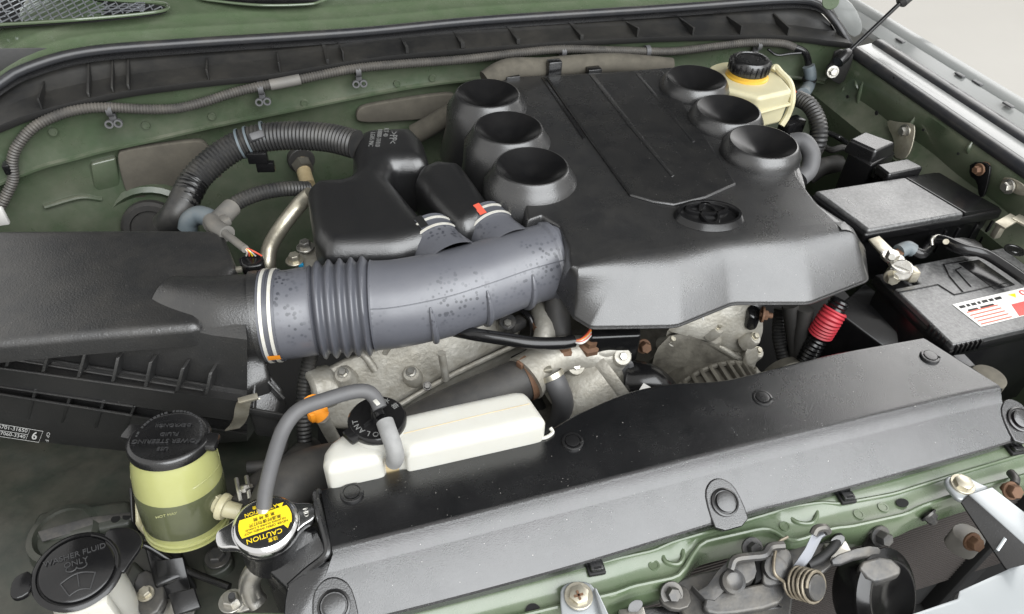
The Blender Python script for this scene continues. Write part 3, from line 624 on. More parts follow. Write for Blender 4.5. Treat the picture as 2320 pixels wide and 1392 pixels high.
# ================================================================== engine cover
ZC = .10
TB = [((1130, 176), None), ((1235, 170), None), ((1420, 160), None), ((1520, 152), None), ((1600, 160), None), ((1640, 205), None), ((1720, 275), None), ((1795, 335), None), ((1808, 400), None), ((1850, 460), (1880, 500)), ((1925, 505), (1958, 560)), ((1938, 520), (1966, 632)), ((1815, 533), (1832, 684)), ((1650, 556), (1660, 684)), ((1535, 578), (1532, 736)), ((1430, 592), (1340, 739)), ((1312, 612), (1302, 716)), ((1292, 606), (1262, 655)), ((1288, 590), (1264, 622)), ((1288, 560), None), ((1268, 512), None), ((1228, 488), None), ((1196, 500), None), ((1190, 470), None), ((1185, 400), None), ((1140, 310), None), ((1095, 230), None), ((1090, 190), None)]
T_, B_ = [], []
for t, b in TB:
    p = at(*t, ZC); T_.append(p); B_.append(at(*b, .028) if b else p + V((0, 0, -.045)))
cen = V((.56, .98, 0))
for i, (t, b) in enumerate(TB):
    if b is None:
        d = T_[i] - cen; d.z = 0; B_[i] = T_[i] + d.normalized() * .006 + V((0, 0, -.05 if 19 > i or i > 22 else -.03))
def subdiv(P, k=5): return [P[i].lerp(P[(i + 1) % len(P)], j / k) for i in range(len(P)) for j in range(k)]
T2, B2 = chaikin(subdiv(T_), 2), chaikin(subdiv(B_), 2)
def inset(P, d):
    n = len(P); out = []
    area_ = sum(P[i].x * P[(i + 1) % n].y - P[(i + 1) % n].x * P[i].y for i in range(n)); sg = 1 if area_ > 0 else -1
    for i in range(n):
        t = (P[(i + 1) % n] - P[i - 1]); t.z = 0; t.normalize(); out.append(P[i] + V((-t.y, t.x, 0)) * d * sg)
    return out
dl = [.004] * len(T_)
for k_ in (10, 11, 12, 13, 14, 15): dl[k_] = .022
dl[16] = .010
dl2 = [V((d, 0, 0)) for d in dl]; dl2 = [v.x for v in chaikin(subdiv(dl2), 2)]
T4, T22 = inset(T2, 0), inset(T2, .022); Ti = [a.lerp(b, d / .022) for a, b, d in zip(T2, T22, dl2)]
rings = [[p + Z * -.006 for p in inset(B2, .004)], [p + Z * -.006 for p in inset(B2, -.001)], inset(B2, -.0015), [p + Z * .002 for p in B2]]
for t in (.35, .6): rings.append([lerp(b, c, t) for b, c in zip(B2, T2)])
for k in range(7):
    t = k / 6; rings.append([(lerp(b, c, .72) * (1 - t) ** 2 + c * 2 * t * (1 - t) + i * t * t) for b, c, i in zip(B2, T2, Ti)])
n = len(T2); vs = [v for r in rings for v in r]; fs = [(i * n + k, i * n + (k + 1) % n, (i + 1) * n + (k + 1) % n, (i + 1) * n + k) for i in range(len(rings) - 1) for k in range(n)]
vs_cap = rings[-1]
ec = thing('engine_cover', 'large black grained plastic engine cover with six trumpet rings and emblem', 'engine cover', (.56, .95, .0))
def fillpoly(P):
    bm = bmesh.new(); B = [bm.verts.new(p) for p in P]; E_ = [bm.edges.new((B[i], B[(i + 1) % len(B)])) for i in range(len(B))]
    bmesh.ops.triangle_fill(bm, use_beauty=True, edges=E_, normal=V((0, 0, 1))); bm.verts.index_update(); r = ([v.co.copy() for v in bm.verts], [tuple(v.index for v in f.verts) for f in bm.faces]); bm.free(); return r
part('shell', (vs, fs), 'cover_plastic', ec, angle=50)
nb_ = len(B2); i0_, i1_ = int(nb_ * 9.5 / len(TB)), int(nb_ * 18.6 / len(TB))
part('skirt_lip', sweep([b_ + V((0, -.001, -.0035)) for b_ in B2[i0_:i1_]], .0022, 8), 'cover_plastic', ec)
part('top_face', fillpoly(vs_cap), 'cover_plastic', ec, flat=True)

# raised centre panel with a spine
def ztop_c(p, h): return at(p[0], p[1], ZC + h)
cp = [ztop_c(q, .005) for q in ((1238, 174), (1330, 168), (1420, 162), (1500, 158), (1585, 290), (1668, 415), (1600, 445), (1530, 462), (1480, 455), (1428, 440), (1330, 305))]
pn = part('centre_panel', prism(cp, .006, .004, 3, 1.01), 'panel_plastic', ec, wn=True)
part('panel_ridge', prism([ztop_c(q, .0065) for q in ((1335, 168), (1345, 167), (1440, 290), (1528, 398), (1522, 400), (1425, 285))], .004, .001), 'panel_plastic', pn)
part('panel_ridge', prism([ztop_c(q, .0060) for q in ((1440, 166), (1448, 166), (1575, 320), (1570, 322))], .003, .001), 'panel_plastic', pn)
part('groove', prism([ztop_c(q, .002) for q in ((1226, 175), (1233, 175), (1328, 312), (1322, 316))], .003, .0008), 'satin_plastic', ec)
# six trumpets
def trumpet(px, py, zr, low, flare):
    p = at(px, py, zr); r = .0605
    tr = part('trumpet', lathe(p, Z, [(r + flare, -low), (r + flare * .62, -low * .6), (r + flare * .40 + .004, -.030), (r + .0095, -.018), (r + .0045, -.009), (r + .001, -.003), (r - .0008, -.0006), (r - .003, 0)], 56), 'cover_plastic', ec, angle=60)
    part('funnel', lathe(p, Z, [(r - .003, 0), (r - .005, -.0012), (r - .012, -.0050), (r - .022, -.0105), (r - .034, -.0160), (r - .046, -.0205), (.008, -.0232), (0, -.0240)], 56), 'dish_shade', tr, angle=70)
    return tr
for px, py in ((1105, 210), (1152, 288), (1205, 375)): trumpet(px, py, .127, .128, .034)
for px, py in ((1578, 176), (1650, 247), (1730, 320)): trumpet(px, py, .127, .042, .014)
# skirts that tie the left trumpets together
part('trumpet_skirt', prism(chaikin([at(*q, .075) for q in ((1090, 260), (1190, 250), (1260, 420), (1200, 470), (1150, 460), (1120, 390), (1090, 330), (1060, 290))], 1), .07, .01), 'cover_plastic', ec, wn=True)
part('breather_boss', prism(chaikin([at(*q, .098) for q in ((1785, 395), (1800, 372), (1812, 378), (1830, 440), (1815, 455))], 2), .06, .006), 'cover_plastic', ec)
for tx_, ty_ in ((1160, 176), (1345, 160)): part('rear_tab', box(at(tx_, ty_, .10), (.03, .02, .012), .002), 'satin_plastic', ec)
# emblem: an oval ring with two crossing ovals inside
ep = at(1605, 492, ZC + .0005); ea = math.radians(-14)
ex = V((math.cos(ea), math.sin(ea), 0)); ey = V((-math.sin(ea), math.cos(ea), 0))
def oval(cx, cy, a, b, w_, h0, h1, n=56, taper=.0):
    L = []
    for dr, h in ((.0045 * (1 if a > .04 else .3), h0), (0, h1 - .0015), (-.0006, h1), (-w_ + .0006, h1), (-w_, h1 - .0015), (-w_, h0)):
        ring = []
        for k in range(n + 1):
            t = 2 * math.pi * k / n; ww = dr * (1 + taper * math.cos(2 * t))
            ring.append(ep + ex * (cx + (a + ww) * math.cos(t)) + ey * (cy + (b + ww) * math.sin(t)) + Z * h)
        L.append(ring)
    return strip(L)
em = part('emblem', join(oval(0, 0, .051, .0345, .0055, 0, .010), oval(0, .0145, .035, .0155, .0055, 0, .008, taper=.25), oval(0, .001, .0155, .031, .0055, 0, .008, taper=-.25)), 'smooth_black', ec, angle=30)
part('emblem_field', lathe(ep + Z * .0, Z, [(.047, 0), (.046, .0015), (0, .0015)], 48, 1.0, 1.0) if False else prism([ep + ex * .047 * math.cos(t) + ey * .031 * math.sin(t) + Z * .002 for t in [2 * math.pi * k / 40 for k in range(40)]], .003, 0), 'smooth_black', em)

# ================================================================== intake resonators
ra = thing('intake_resonator', 'large black Y-shaped intake resonator with rounded shoulders left of the engine cover', 'resonator', at(830, 450, -.05))
part('chamber', pillow(([at(*q, .09) for q in ((690, 412), (712, 392), (780, 388), (795, 370), (796, 312), (808, 290), (835, 280), (935, 276), (958, 300), (974, 352), (955, 362), (890, 362), (880, 385), (940, 455), (990, 508), (985, 532), (900, 556), (735, 560), (705, 520), (696, 460))]), .11, .034, 8), 'grain_plastic', ra, angle=70)
part('outlet_collar', join(cyl(at(960, 545, .03), at(985, 575, .03), .045)), 'satin_plastic', ra)
part('side_wall', prism([at(*q, .02) for q in ((700, 480), (715, 480), (745, 590), (735, 595))], .1, .003), 'satin_plastic', ra)
part('printed_text', join(text('LG05 INC', at(842, 316, .0906), V((-.25, -1, 0)), V((1, -.25, 0)), .012, .0002), text('18880-31010', at(858, 312, .0906), V((-.25, -1, 0)), V((1, -.25, 0)), .012, .0002), text('KT 40', at(874, 300, .0906), V((-.25, -1, 0)), V((1, -.25, 0)), .012, .0002), text('>PP<', at(890, 312, .0906), V((-.25, -1, 0)), V((1, -.25, 0)), .02, .0002)), 'print_grey', ra, flat=True)
rb = thing('side_resonator', 'smaller black rounded resonator box between the big one and the trumpets', 'resonator', at(1030, 430, -.05))
part('chamber', pillow(([at(*q, .095) for q in ((938, 390), (950, 365), (985, 350), (1045, 356), (1075, 395), (1118, 455), (1112, 485), (1060, 505), (1030, 500), (975, 440))]), .12, .03, 8), 'grain_plastic', rb, angle=70)
# ================================================================== intake hose
hz = .035
IP = pz((560, 722, .02), (610, 716, .02), (660, 712, .02), (715, 704, .02), (830, 694, .02), (900, 688, .022), (1000, 668, .028), (1090, 640, .033), (1170, 612, .036), (1240, 592, .036), (1275, 584, .036))
ih = thing('intake_hose', 'wide grey-black rubber intake hose with bellows and dried water spots', 'hose', at(930, 690, -.05))
Pp = resample(spline(IP[1:], 12), .0025); tot = sum((b - a).length for a, b in zip(Pp, Pp[1:]))
sx = [proj(p)[0] for p in Pp]
def rI(px):
    r = interp([(600, .066), (660, .065), (708, .066), (722, .070), (838, .072), (850, .067), (900, .066), (1000, .065), (1100, .062), (1180, .060), (1240, .060), (1290, .059)], px)
    if 716 < px < 842: r += .0045 * math.cos(2 * math.pi * (px - 716) / 25.2 + math.pi) - .001
    for c in (965, 1075, 1175):
        pass
    if 1236 < px < 1252: r += .003
    return r
def ringsweep(P, R, n=48):
    F = frames(P); vs, fs = [], []
    for p, (t, u, v), r in zip(P, F, R):
        for k in range(n):
            a = 2 * math.pi * k / n; vs.append(p + (u * math.cos(a) + v * math.sin(a)) * r)
    for i in range(len(P) - 1):
        for k in range(n): fs.append((i * n + k, i * n + (k + 1) % n, (i + 1) * n + (k + 1) % n, (i + 1) * n + k))
    return vs, fs
i0 = min(range(len(sx)), key=lambda i: abs(sx[i] - 708)); i1 = min(range(len(sx)), key=lambda i: abs(sx[i] - 850))
part('cuff', ringsweep(Pp[:i0 + 1], [rI(x) for x in sx[:i0 + 1]]), 'rubber_hose', ih, angle=60)
part('bellows', ringsweep(Pp[i0:i1 + 1], [rI(x) for x in sx[i0:i1 + 1]]), 'bellows_rubber', ih, angle=80)
part('tube', ringsweep(Pp[i1:], [rI(x) for x in sx[i1:]]), 'rubber_hose', ih, angle=60)
def on_hose(px):
    i = min(range(len(sx)), key=lambda k: abs(sx[k] - px)); return Pp[i], (Pp[min(i + 1, len(Pp) - 1)] - Pp[max(i - 1, 0)]).normalized(), rI(sx[i])
for px in (604, 632):
    p, t, r = on_hose(px); part('clamp_band', join(ringband(p, t, r, .012, .0022), ), 'bellows_rubber', ih)
    part('clamp_wire', ringband(p, t, r + .0022, .0045, .0012, 56), 'off_white_band', ih)
p, t, r = on_hose(616); th0 = []
def hose_patch(px0, px1, a0, a1, lift, m, name, par):
    L = []
    for k in range(9):
        a = math.radians(lerp(a0, a1, k / 8)); row = []
        for j in range(5):
            p, t, r = on_hose(lerp(px0, px1, j / 4)); u = (Y - t * t.dot(Y)).normalized(); v = t.cross(u); v = v if v.z > 0 else -v
            row.append(p + (u * math.cos(a) + v * math.sin(a)) * (r + lift))
        L.append(row)
    return part(name, strip(L), m, par)
hose_patch(607, 640, 192, 202, .0042, 'orange', 'orange_tab', ih)
# moulded ribs underneath the tube and parting line
def hose_arc(px, a0, a1, hgt, name):
    p, t, r = on_hose(px); u = (Y - t * t.dot(Y)).normalized(); v = t.cross(u); v = v if v.z > 0 else -v
    pts = [p + (u * math.cos(math.radians(lerp(a0, a1, k / 12))) + v * math.sin(math.radians(lerp(a0, a1, k / 12)))) * (r + .001) for k in range(13)]
    return part(name, sweep(pts, lambda s, t_: .0015 + hgt * math.sin(math.pi * min(1, max(0, t_))) ** .6, 8), 'rubber_hose', ih)
for px in (968, 1075, 1170): hose_arc(px, 150, 250, .004, 'moulded_rib')
L = []
for k in range(40):
    p, t, r = on_hose(lerp(850, 1270, k / 39)); u = (Y - t * t.dot(Y)).normalized(); v = t.cross(u); v = v if v.z > 0 else -v; a = math.radians(142)
    L.append(p + (u * math.cos(a) + v * math.sin(a)) * (r + .0001))
part('parting_line', sweep(L, .0008, 6), 'bellows_rubber', ih)
# branch stubs to the resonators
def branch(c, d, r, tab):
    c = V(c); d = V(d).normalized()
    st = part('branch', lathe(c, d, [(r * 1.25, -.06), (r * 1.08, -.03), (r, -.012), (r, .03), (r * .9, .03)], 40), 'rubber_hose', ih, angle=60)
    for h in (.0, .018):
        part('clamp_wire', ringband(c + d * h, d, r + .001, .004, .0016, 48), 'off_white_band', st)
    part('clamp_band', ringband(c + d * .009, d, r, .024, .0012, 48), 'bellows_rubber', st)
    ax, u, v = basis(d); L = [[c + d * (h) + (V((-.55, 0, 0)) * math.cos(a) + V((0, 0, 1)) * math.sin(a)).normalized() * (r + .004) for h in (-.004, .022)] for a in [math.radians(50 + k * 5) for k in range(5)]]
    if tab: part('tab', strip(L), tab, st)
branch(at(985, 562, .045), V((-.25, 1, .1)), .046, 'black')
branch(at(1112, 530, .05), V((-.25, 1, .1)), .043, 'red_tab')

# ================================================================== air filter box
ab = thing('air_filter_box', 'big matte black air filter housing with ribbed flange and white printed label', 'air filter box', at(200, 850, -.2))
AZ = .062
lidT = [at(*q, AZ) for q in ((-420, 560), (-100, 524), (0, 519), (300, 517), (470, 518), (505, 525), (535, 600), (500, 640), (455, 650), (452, 735), (430, 742), (200, 760), (0, 778), (-420, 815))]
part('lid', pillow(lidT, .035, .012, 6), 'plastic', ab, angle=70)
front = [(-420, 815), (0, 778), (200, 762), (440, 742)]
fl_ = lambda dy, dz: [at(x, y, AZ - .012) + V((0, dy, dz)) for x, y in front]
# wall below the lid, flange and lower case
zw = -.035
FA, FB = at(0, 834, zw), at(394, 889, zw); FN = (FB - FA).cross(Z).normalized()
if FN.y > 0: FN = -FN
def onF(px, py, off=0.0):                                              # a point on the upright face of the flange, off: metres in front of it
    d = ray(px, py); t = (FA + FN * off - CAM).dot(FN) / d.dot(FN); return CAM + d * t
LX = lambda tab: (lambda px: interp(tab, px))
L1, L3, L4, L5 = LX([(-300, 750), (0, 798), (475, 874), (620, 897)]), LX([(-300, 792), (0, 834), (394, 889), (620, 921)]), LX([(-300, 830), (0, 876), (302, 921), (620, 968)]), LX([(-300, 845), (0, 893), (298, 941), (620, 992)])
xsF = [-300, -100, 0, 100, 200, 300, 400, 480, 560]
wallT = [at(x, interp([(-420, 806), (0, 772), (200, 757), (440, 738), (480, 760), (560, 770)], x), AZ - .014) for x in xsF]
wallB = [onF(x, L1(x), -.026) for x in xsF]
part('lid_wall', strip([[p + V((0, .02, .008)) for p in wallT], wallT, [lerp(a, b, .5) + V((0, -.003, 0)) for a, b in zip(wallT, wallB)], wallB]), 'plastic', ab)
sn = part('outlet_snorkel', sweep(spline(pz((390, 700, .02), (440, 712, .02), (500, 720, .02), (560, 720, .02), (612, 716, .02)), 6), lambda s, t: .05 + .013 * min(1, t * 1.6), 40), 'plastic', ab, angle=60)
part('snorkel_fairing', pillow([at(*q, .074) for q in ((352, 655), (370, 632), (420, 622), (560, 614), (585, 625), (590, 690), (470, 700), (440, 680))], .06, .025, 6), 'plastic', sn, angle=70)
part('outlet_collar', join(ringband(at(590, 717, .02), X + Y * -.05, .064, .014, .003)), 'plastic', sn)
part('snorkel_foot', prism(pz((470, 820, -.02), (600, 800, -.02), (610, 860, -.05), (520, 900, -.05)), .05, .006), 'plastic', ab)
# ribs along the flange
LB = LX([(-300, 1085), (0, 1070), (230, 1042), (400, 1010), (560, 1000)])
part('flange_shelf', strip([[p + Z * .002 for p in wallB], [onF(x, L1(x) + 10, -.022) for x in xsF], [onF(x, L3(x), 0) for x in xsF], [onF(x, L3(x) + 4, 0) for x in xsF], [onF(x, L4(x), .0) for x in xsF], [onF(x, L4(x) + 2, -.014) for x in xsF], [onF(x, L5(x) - 4, -.014) for x in xsF], [onF(x, L5(x), 0) for x in xsF], [onF(x, L5(x) + 4, .0) for x in xsF]]), 'plastic', ab, angle=20)
for f, off, x1 in ((L1, -.02, 480), (lambda x: L1(x) + 12, -.010, 462), (L3, .0015, 396), (L4, .0015, 302), (L5, .0015, 300)):
    part('flange_ledge', sweep([onF(x, f(x), off) for x in (-300, 0, 100, 200, 300, x1)], .0019, 6), 'plastic', ab)
for a, b in (((26, 770), (10, 832)), ((109, 784), (93, 844)), ((189, 798), (173, 856)), ((263, 812), (251, 866)), ((337, 822), (325, 878)), ((410, 836), (396, 888)), ((473, 846), (463, 895))):
    lo, hi = onF(*b, .002), onF(*a, -.012); part('rib', prism([lo, lo - FN * .03, hi - FN * .018, hi], V((.0046, 0, 0)), .0005), 'plastic', ab)
cs = part('lower_case', strip([[onF(x, L5(x) + 3, -.004) for x in xsF], [onF(x, lerp(L5(x), LB(x), .5), -.008) for x in xsF], [onF(x, LB(x) - 6, -.012) for x in xsF], [onF(x, LB(x), -.02) for x in xsF], [onF(x, LB(x), -.02) - FN * .12 + Z * -.02 for x in xsF]]), 'plastic', ab)
def lc(px, py): return onF(px, py, -.004)
for a, b in (((76, 884), (60, 951)), ((155, 899), (137, 959)), ((231, 909), (213, 971)), ((300, 923), (278, 979))):
    lo, hi = onF(*b, -.004), onF(*a, .002); part('case_rib', prism([lo, lo - FN * .02, hi - FN * .02, hi], V((.0042, 0, 0)), .0005), 'plastic', ab)
# label print on the case
LXA = (lc(100, 999) - lc(0, 983)) / 101.3; LYA = (lc(74, 969) - lc(68, 995)) / 26.7
def ltext(body, px, py, size, turn=False, align='CENTER', wide=1.0):
    vs, fs = text(body, V((0, 0, 0)), X, Y, size, 0, align); o_ = lc(px, py) + FN * .005; a_, b_ = (-LYA, LXA) if turn else (LXA, LYA)
    return [o_ + a_ * v.x * wide + b_ * v.y for v in vs], fs
part('printed_label', join(ltext('16701-31650', 67, 971.5, 12, align='RIGHT', wide=1.15), ltext('197060-3340', 62, 985, 11.5, align='RIGHT', wide=1.15), ltext('6', 82, 983, 25), ltext('6', 83, 983, 25), ltext('CP', 113, 980, 10, True), ltext('F', 110, 993, 11, True),
     *[bar(lc(*a) + FN * .005, lc(*b) + FN * .005, .0005, .0005) for a, b in (((-40, 948), (102, 972)), ((-40, 963), (67, 979.5)), ((-40, 977), (92, 997)), ((102, 972), (92, 997)), ((72, 969), (63, 991)))]), 'print_white', ab, flat=True)
# spring clip
ckp = [at(*q) for q in ((572, 905, -.022), (556, 908, -.020), (549, 925, -.034), (546, 945, -.055), (538, 962, -.075), (526, 974, -.085))]
ck = part('spring_clip', solid(strip([[p - X * .010 for p in spline(ckp, 5)], [p + X * .010 for p in spline(ckp, 5)]]), .002), 'zinc', ab)
part('clip_head', box(at(562, 904, -.020), (.026, .010, .005), .001, .1), 'zinc', ck)
cr = part('corner_frame', prism(pz((560, 850, -.05), (600, 830, -.05), (640, 880, -.08), (625, 940, -.1), (560, 930, -.08)), .06, .004), 'plastic', ab)
for a, b in (((585, 845, -.045), (640, 905, -.085)), ((560, 930, -.075), (640, 945, -.1)), ((580, 850, -.046), (575, 925, -.075))):
    part('corner_rib', bar(at(*a), at(*b), .004, .012), 'plastic', ab)

# ================================================================== hoses and cables between bulkhead and intake
bd = thing('corrugated_duct', 'thick black corrugated wiring duct arching from the bulkhead to the resonator', 'wiring duct', at(400, 480, .0))
dp = pz((378, 512, -.03), (405, 480, .0), (442, 408, .03), (502, 352, .055), (565, 320, .07), (645, 308, .08), (740, 312, .085), (808, 328, .085))
part('duct', corr(dp, .0262, .0072, .09, 20, zones=[(0, .18)]), 'ribbed_rubber', bd)
part('tape_wrap', corr(dp[:3], .0255, .011, .05, 18), 'smooth_black', bd)
d5 = dp[4]; dd = (dp[5] - dp[3]).normalized()
for k in (-.016, .0, .03):
    part('tie', ringband(d5 + dd * k, dd, .0262, .004, .0015, 30), 'heater_hose', bd)
part('tie_holder', join(box(d5 + V((.01, -.03, -.018)), (.035, .012, .022), .002, -.2), box(d5 + V((.02, -.03, -.038)), (.032, .012, .02), .002, -.2)), 'smooth_black', bd)
part('tie_pad', box(d5 + dd * .015 + V((0, -.021, .016)), (.026, .014, .018), .003, .4, tilt=(.8, 0)), 'grey_rubber', bd)
ll = thing('sensor_loom', 'small grey corrugated loom with taped splice leading to a multi-pin plug', 'wiring loom', at(560, 560, .0))
part('conduit', corr(pz((700, 428, .03), (650, 428, .045), (590, 438, .05), (540, 458, .045), (515, 482, .035)), .0135, .0055, .12, 14), 'ribbed_rubber', ll)
part('tape_splice', join(tube(pz((525, 470, .04), (500, 495, .04), (480, 512, .045)), .016, 14), tube(pz((478, 500, .05), (490, 515, .055), (515, 530, .06)), .013, 12), box(at(500, 505, .05), (.03, .02, .014), .004, .5)), 'tape', ll)
part('sleeve', tube(pz((500, 520, .06), (530, 545, .07), (556, 565, .075)), .006, 10), 'tape', ll)
for k, m in enumerate(('off_white_band', 'red_tab', 'yellow', 'white_paint', 'black', 'red_tab')):
    part('wire', tube(pz((552 + k, 562, .075), (560 + k * 3, 570, .072), (558 + k * 7, 580, .06)), .0013, 6), m, ll)
pl = part('plug', prism(chaikin(pz((540, 578, .058), (590, 572, .058), (598, 590, .058), (592, 602, .058), (548, 606, .058)), 1), .05, .004), 'smooth_black', ll)
part('plug_rim', prism(chaikin(pz((538, 582, .054), (592, 575, .054), (600, 592, .054), (545, 604, .054)), 1), .004, .001), 'black', pl)
part('lock_tab', box(at(535, 612, .05), (.018, .008, .008), .002), 'zinc', pl)
solo('steel_pipe', tube(pz((705, 440, .05), (680, 462, .03), (640, 512, -.0), (612, 560, -.03), (607, 600, -.05), (607, 640, -.08)), .0135, 14), 'zinc', 'bent silver steel pipe between filter box and big resonator', 'pipe')
solo('heater_hose', tube(pz((425, 520, .01), (430, 500, .025), (450, 488, .035), (475, 495, .035), (490, 512, .02)), .016, 14), 'heater_hose', 'short blue-grey heater hose loop beside the corrugated duct', 'hose')
vv = thing('heater_valve', 'corroded heater pipe fitting poking from the bulkhead', 'valve', atF(685, 380, .03))
part('pipe', tube([atF(680, 352, .0), atF(684, 370, .03), atF(690, 395, .06), atF(698, 420, .09)], .015, 12), 'stain', vv)
part('collar', cyl(atF(678, 356, .01), atF(684, 366, .03), .028), 'dark_rubber', vv)
part('nut', lathe(atF(686, 378, .04), V((.2, -1, -.2)), [(0, -.01), (.022, -.008), (.02, .012), (0, .014)], 6), 'aluminium_dirty', vv)
solo('fuel_pipe', tube([atF(940, 305, .05), atF(985, 280, .06), atF(1035, 250, .07)], .022, 14), 'dirt_pad', 'dusty brown pipe slanting behind the rear trumpet', 'pipe')
solo('rear_hose', tube([atF(1100, 185, .1), atF(1150, 158, .09), atF(1230, 155, .08), atF(1310, 148, .08), atF(1400, 145, .08), atF(1520, 155, .1)], .022, 14), 'dirt_pad', 'dusty hose running along the bulkhead behind the engine cover', 'hose')
solo('hose_clip', box(atF(1255, 155, .105), (.03, .02, .035), .004), 'satin_plastic', 'square black clip holding the dusty hose behind the engine cover', 'clip')
bt = thing('bracket_stud', 'small zinc bracket with two bolts beside the intake bellows', 'bracket', at(690, 590, -.04))
part('plate', prism(chaikin(pz((655, 580, .0), (700, 560, .0), (735, 560, .0), (735, 590, .0), (690, 612, .0)), 1), .04, .005), 'aluminium', bt)
for px, py, m in ((692, 560, 'steel'), (668, 590, 'zinc')): part('bolt', hexbolt(at(px, py, .01), Z, .0095, .012), m, bt)
part('blue_mark', box(at(682, 601, .006), (.008, .008, .008), .001), 'blue', bt)
solo('side_clip', box(atF(0, 490, .08), (.02, .01, .035), .003), 'white_paint', 'white plastic clip at the left edge of the bulkhead', 'clip')

# ================================================================== brake fluid reservoir
bz = .10
bk = thing('brake_fluid_reservoir', 'cream translucent brake fluid reservoir with black ribbed cap', 'reservoir', at(1715, 260, .02))
bz = .115
part('tank', prism(pz((1628, 165, bz), (1745, 152, bz), (1772, 172, bz), (1798, 205, bz), (1722, 222, bz), (1640, 200, bz)), .075, .009, 4, .94), 'cream_tank', bk, wn=True)
part('waist_ridge', prism(pz((1640, 205, bz - .03), (1745, 190, bz - .03), (1772, 205, bz - .03), (1793, 236, bz - .03), (1722, 256, bz - .03), (1646, 232, bz - .03)), .005, .002), 'cream_tank', bk)
bc = at(1692, 172, bz)
part('shoulder', prism(chaikin(pz((1598, 150, bz - .01), (1660, 135, bz - .01), (1680, 160, bz - .01), (1620, 180, bz - .01)), 2), .04, .008), 'cream_tank', bk, wn=True)
part('neck', lathe(bc, Z, [(.0445, -.002), (.0435, .002), (.0405, .004), (.0405, .010), (.0, .010)], 36), 'amber_liquid', bk)
cp_ = part('cap', lathe(bc + Z * .010, Z, [(.039, 0), (.040, .003), (.040, .022), (.036, .027), (.030, .028), (.029, .0265), (0, .0265)], 40), 'satin_plastic', bk)
for k in range(22):
    a = 2 * math.pi * k / 22; q = bc + V((math.cos(a) * .040, math.sin(a) * .040, .013)); part('grip', bar(q, q + Z * .020, .0035, .005, V((math.cos(a), math.sin(a), 0))), 'satin_plastic', cp_)
part('bracket', sweep(spline([at(*q) for q in ((1750, 160, .12), (1757, 153, .125), (1768, 165, .12), (1790, 190, .11), (1795, 225, .09), (1785, 260, .06), (1770, 285, .04))], 6), .007, 8), 'cream_tank', bk)
part('side_clips', join(*[box(at(1782, 196 + k * 14, .10 - k * .01), (.008, .008, .012), .002) for k in range(3)]), 'cream_tank', bk)
cb = thing('brake_harness', 'dark corrugated cable hanging beside the brake fluid reservoir', 'wiring loom', at(1840, 330, -.05))
part('conduit', corr(pz((1805, 222, .07), (1835, 240, .07), (1855, 280, .05), (1855, 320, .02), (1838, 355, -.02)), .017, .007, .12, 14), 'ribbed_rubber', cb)
part('sleeve', tube([atF(1832, 150, .05), atF(1836, 172, .055), atF(1832, 195, .06), at(1818, 215, .07)], .014, 12), 'heater_hose', cb)
part('wires', tube(pz((1798, 205, .075), (1803, 214, .075), (1812, 226, .07)), .004, 6), 'red_tab', cb)
part('plug', box(at(1793, 285, .03), (.05, .03, .03), .004, .2), 'smooth_black', cb)
part('tie', ringband(atF(1834, 180, .056), V((0, 0, 1)), .0145, .006, .002, 20), 'black', cb)
solo('vacuum_hose', tube(pz((1790, 322, .08), (1820, 322, .085), (1838, 350, .07), (1832, 385, .05), (1812, 405, .04)), .0165, 14), 'grey_rubber', 'grey curved vacuum hose at the right side of the engine cover', 'hose')

# ================================================================== fuse box, relays
fz_ = .03
fb = thing('fuse_box', 'black fuse box with a flat grained lid beside the battery', 'fuse box', at(2040, 470, -.1))
part('case', prism(pz((1858, 447, fz_ - .02), (2140, 402, fz_ - .02), (2250, 478, fz_ - .02), (1960, 532, fz_ - .02)), .12, .004), 'smooth_black', fb)
part('lid', prism(pz((1845, 432, fz_), (2050, 400, fz_), (2188, 482, fz_), (1968, 522, fz_)), .030, .006, 4), 'battery_top_sheen', fb, wn=True)
part('lid_skirt', prism(pz((1838, 440, fz_ - .006), (2128, 388, fz_ - .012), (2276, 476, fz_ - .012), (1962, 532, fz_ - .006)), .022, .006, 3), 'smooth_black', fb, wn=True)
part('lid_dark_reflection', prism([at(2050, 400, fz_ - .001), at(2120, 390, fz_ - .012), at(2268, 470, fz_ - .012), at(2188, 482, fz_ - .001)], .01, .003, 2), 'smooth_black', fb, wn=True)  # slope and black colour added for the dark reflection on the lid's right
for px in (2130, 2160, 2200, 2235):
    part('case_rib', box(at(px, interp([(2000, 575), (2300, 512)], px), -.03), (.005, .005, .05), .001), 'smooth_black', fb)
rl = thing('relay_box', 'black stepped relay box standing by the apron bracket', 'relay box', at(1985, 360, -.05))
part('case', prism(pz((1922, 345, .03), (1975, 315, .03), (2030, 345, .03), (1975, 375, .03)), .12, .004), 'smooth_black', rl)
part('lid', prism(pz((1925, 315, .055), (1960, 297, .055), (2030, 322, .055), (1985, 342, .055)), .03, .006, 4, 1.12), 'satin_plastic', rl, wn=True)
rs = thing('small_relay_box', 'low flat black relay cover wedged between relay box and fuse box', 'relay box', at(2035, 400, -.05))
part('lid', prism(pz((1985, 372, .04), (2055, 358, .04), (2094, 378, .04), (2015, 395, .04)), .02, .005, 3), 'satin_plastic', rs, wn=True)
part('case', prism(pz((1985, 380, .025), (2055, 364, .025), (2090, 384, .025), (2012, 402, .025)), .08, .004), 'smooth_black', rs)
part('latch', join(*[box(at(1982 + k * 7, 392 + k * 3, .02), (.006, .008, .02), .001) for k in range(4)]), 'smooth_black', rs)
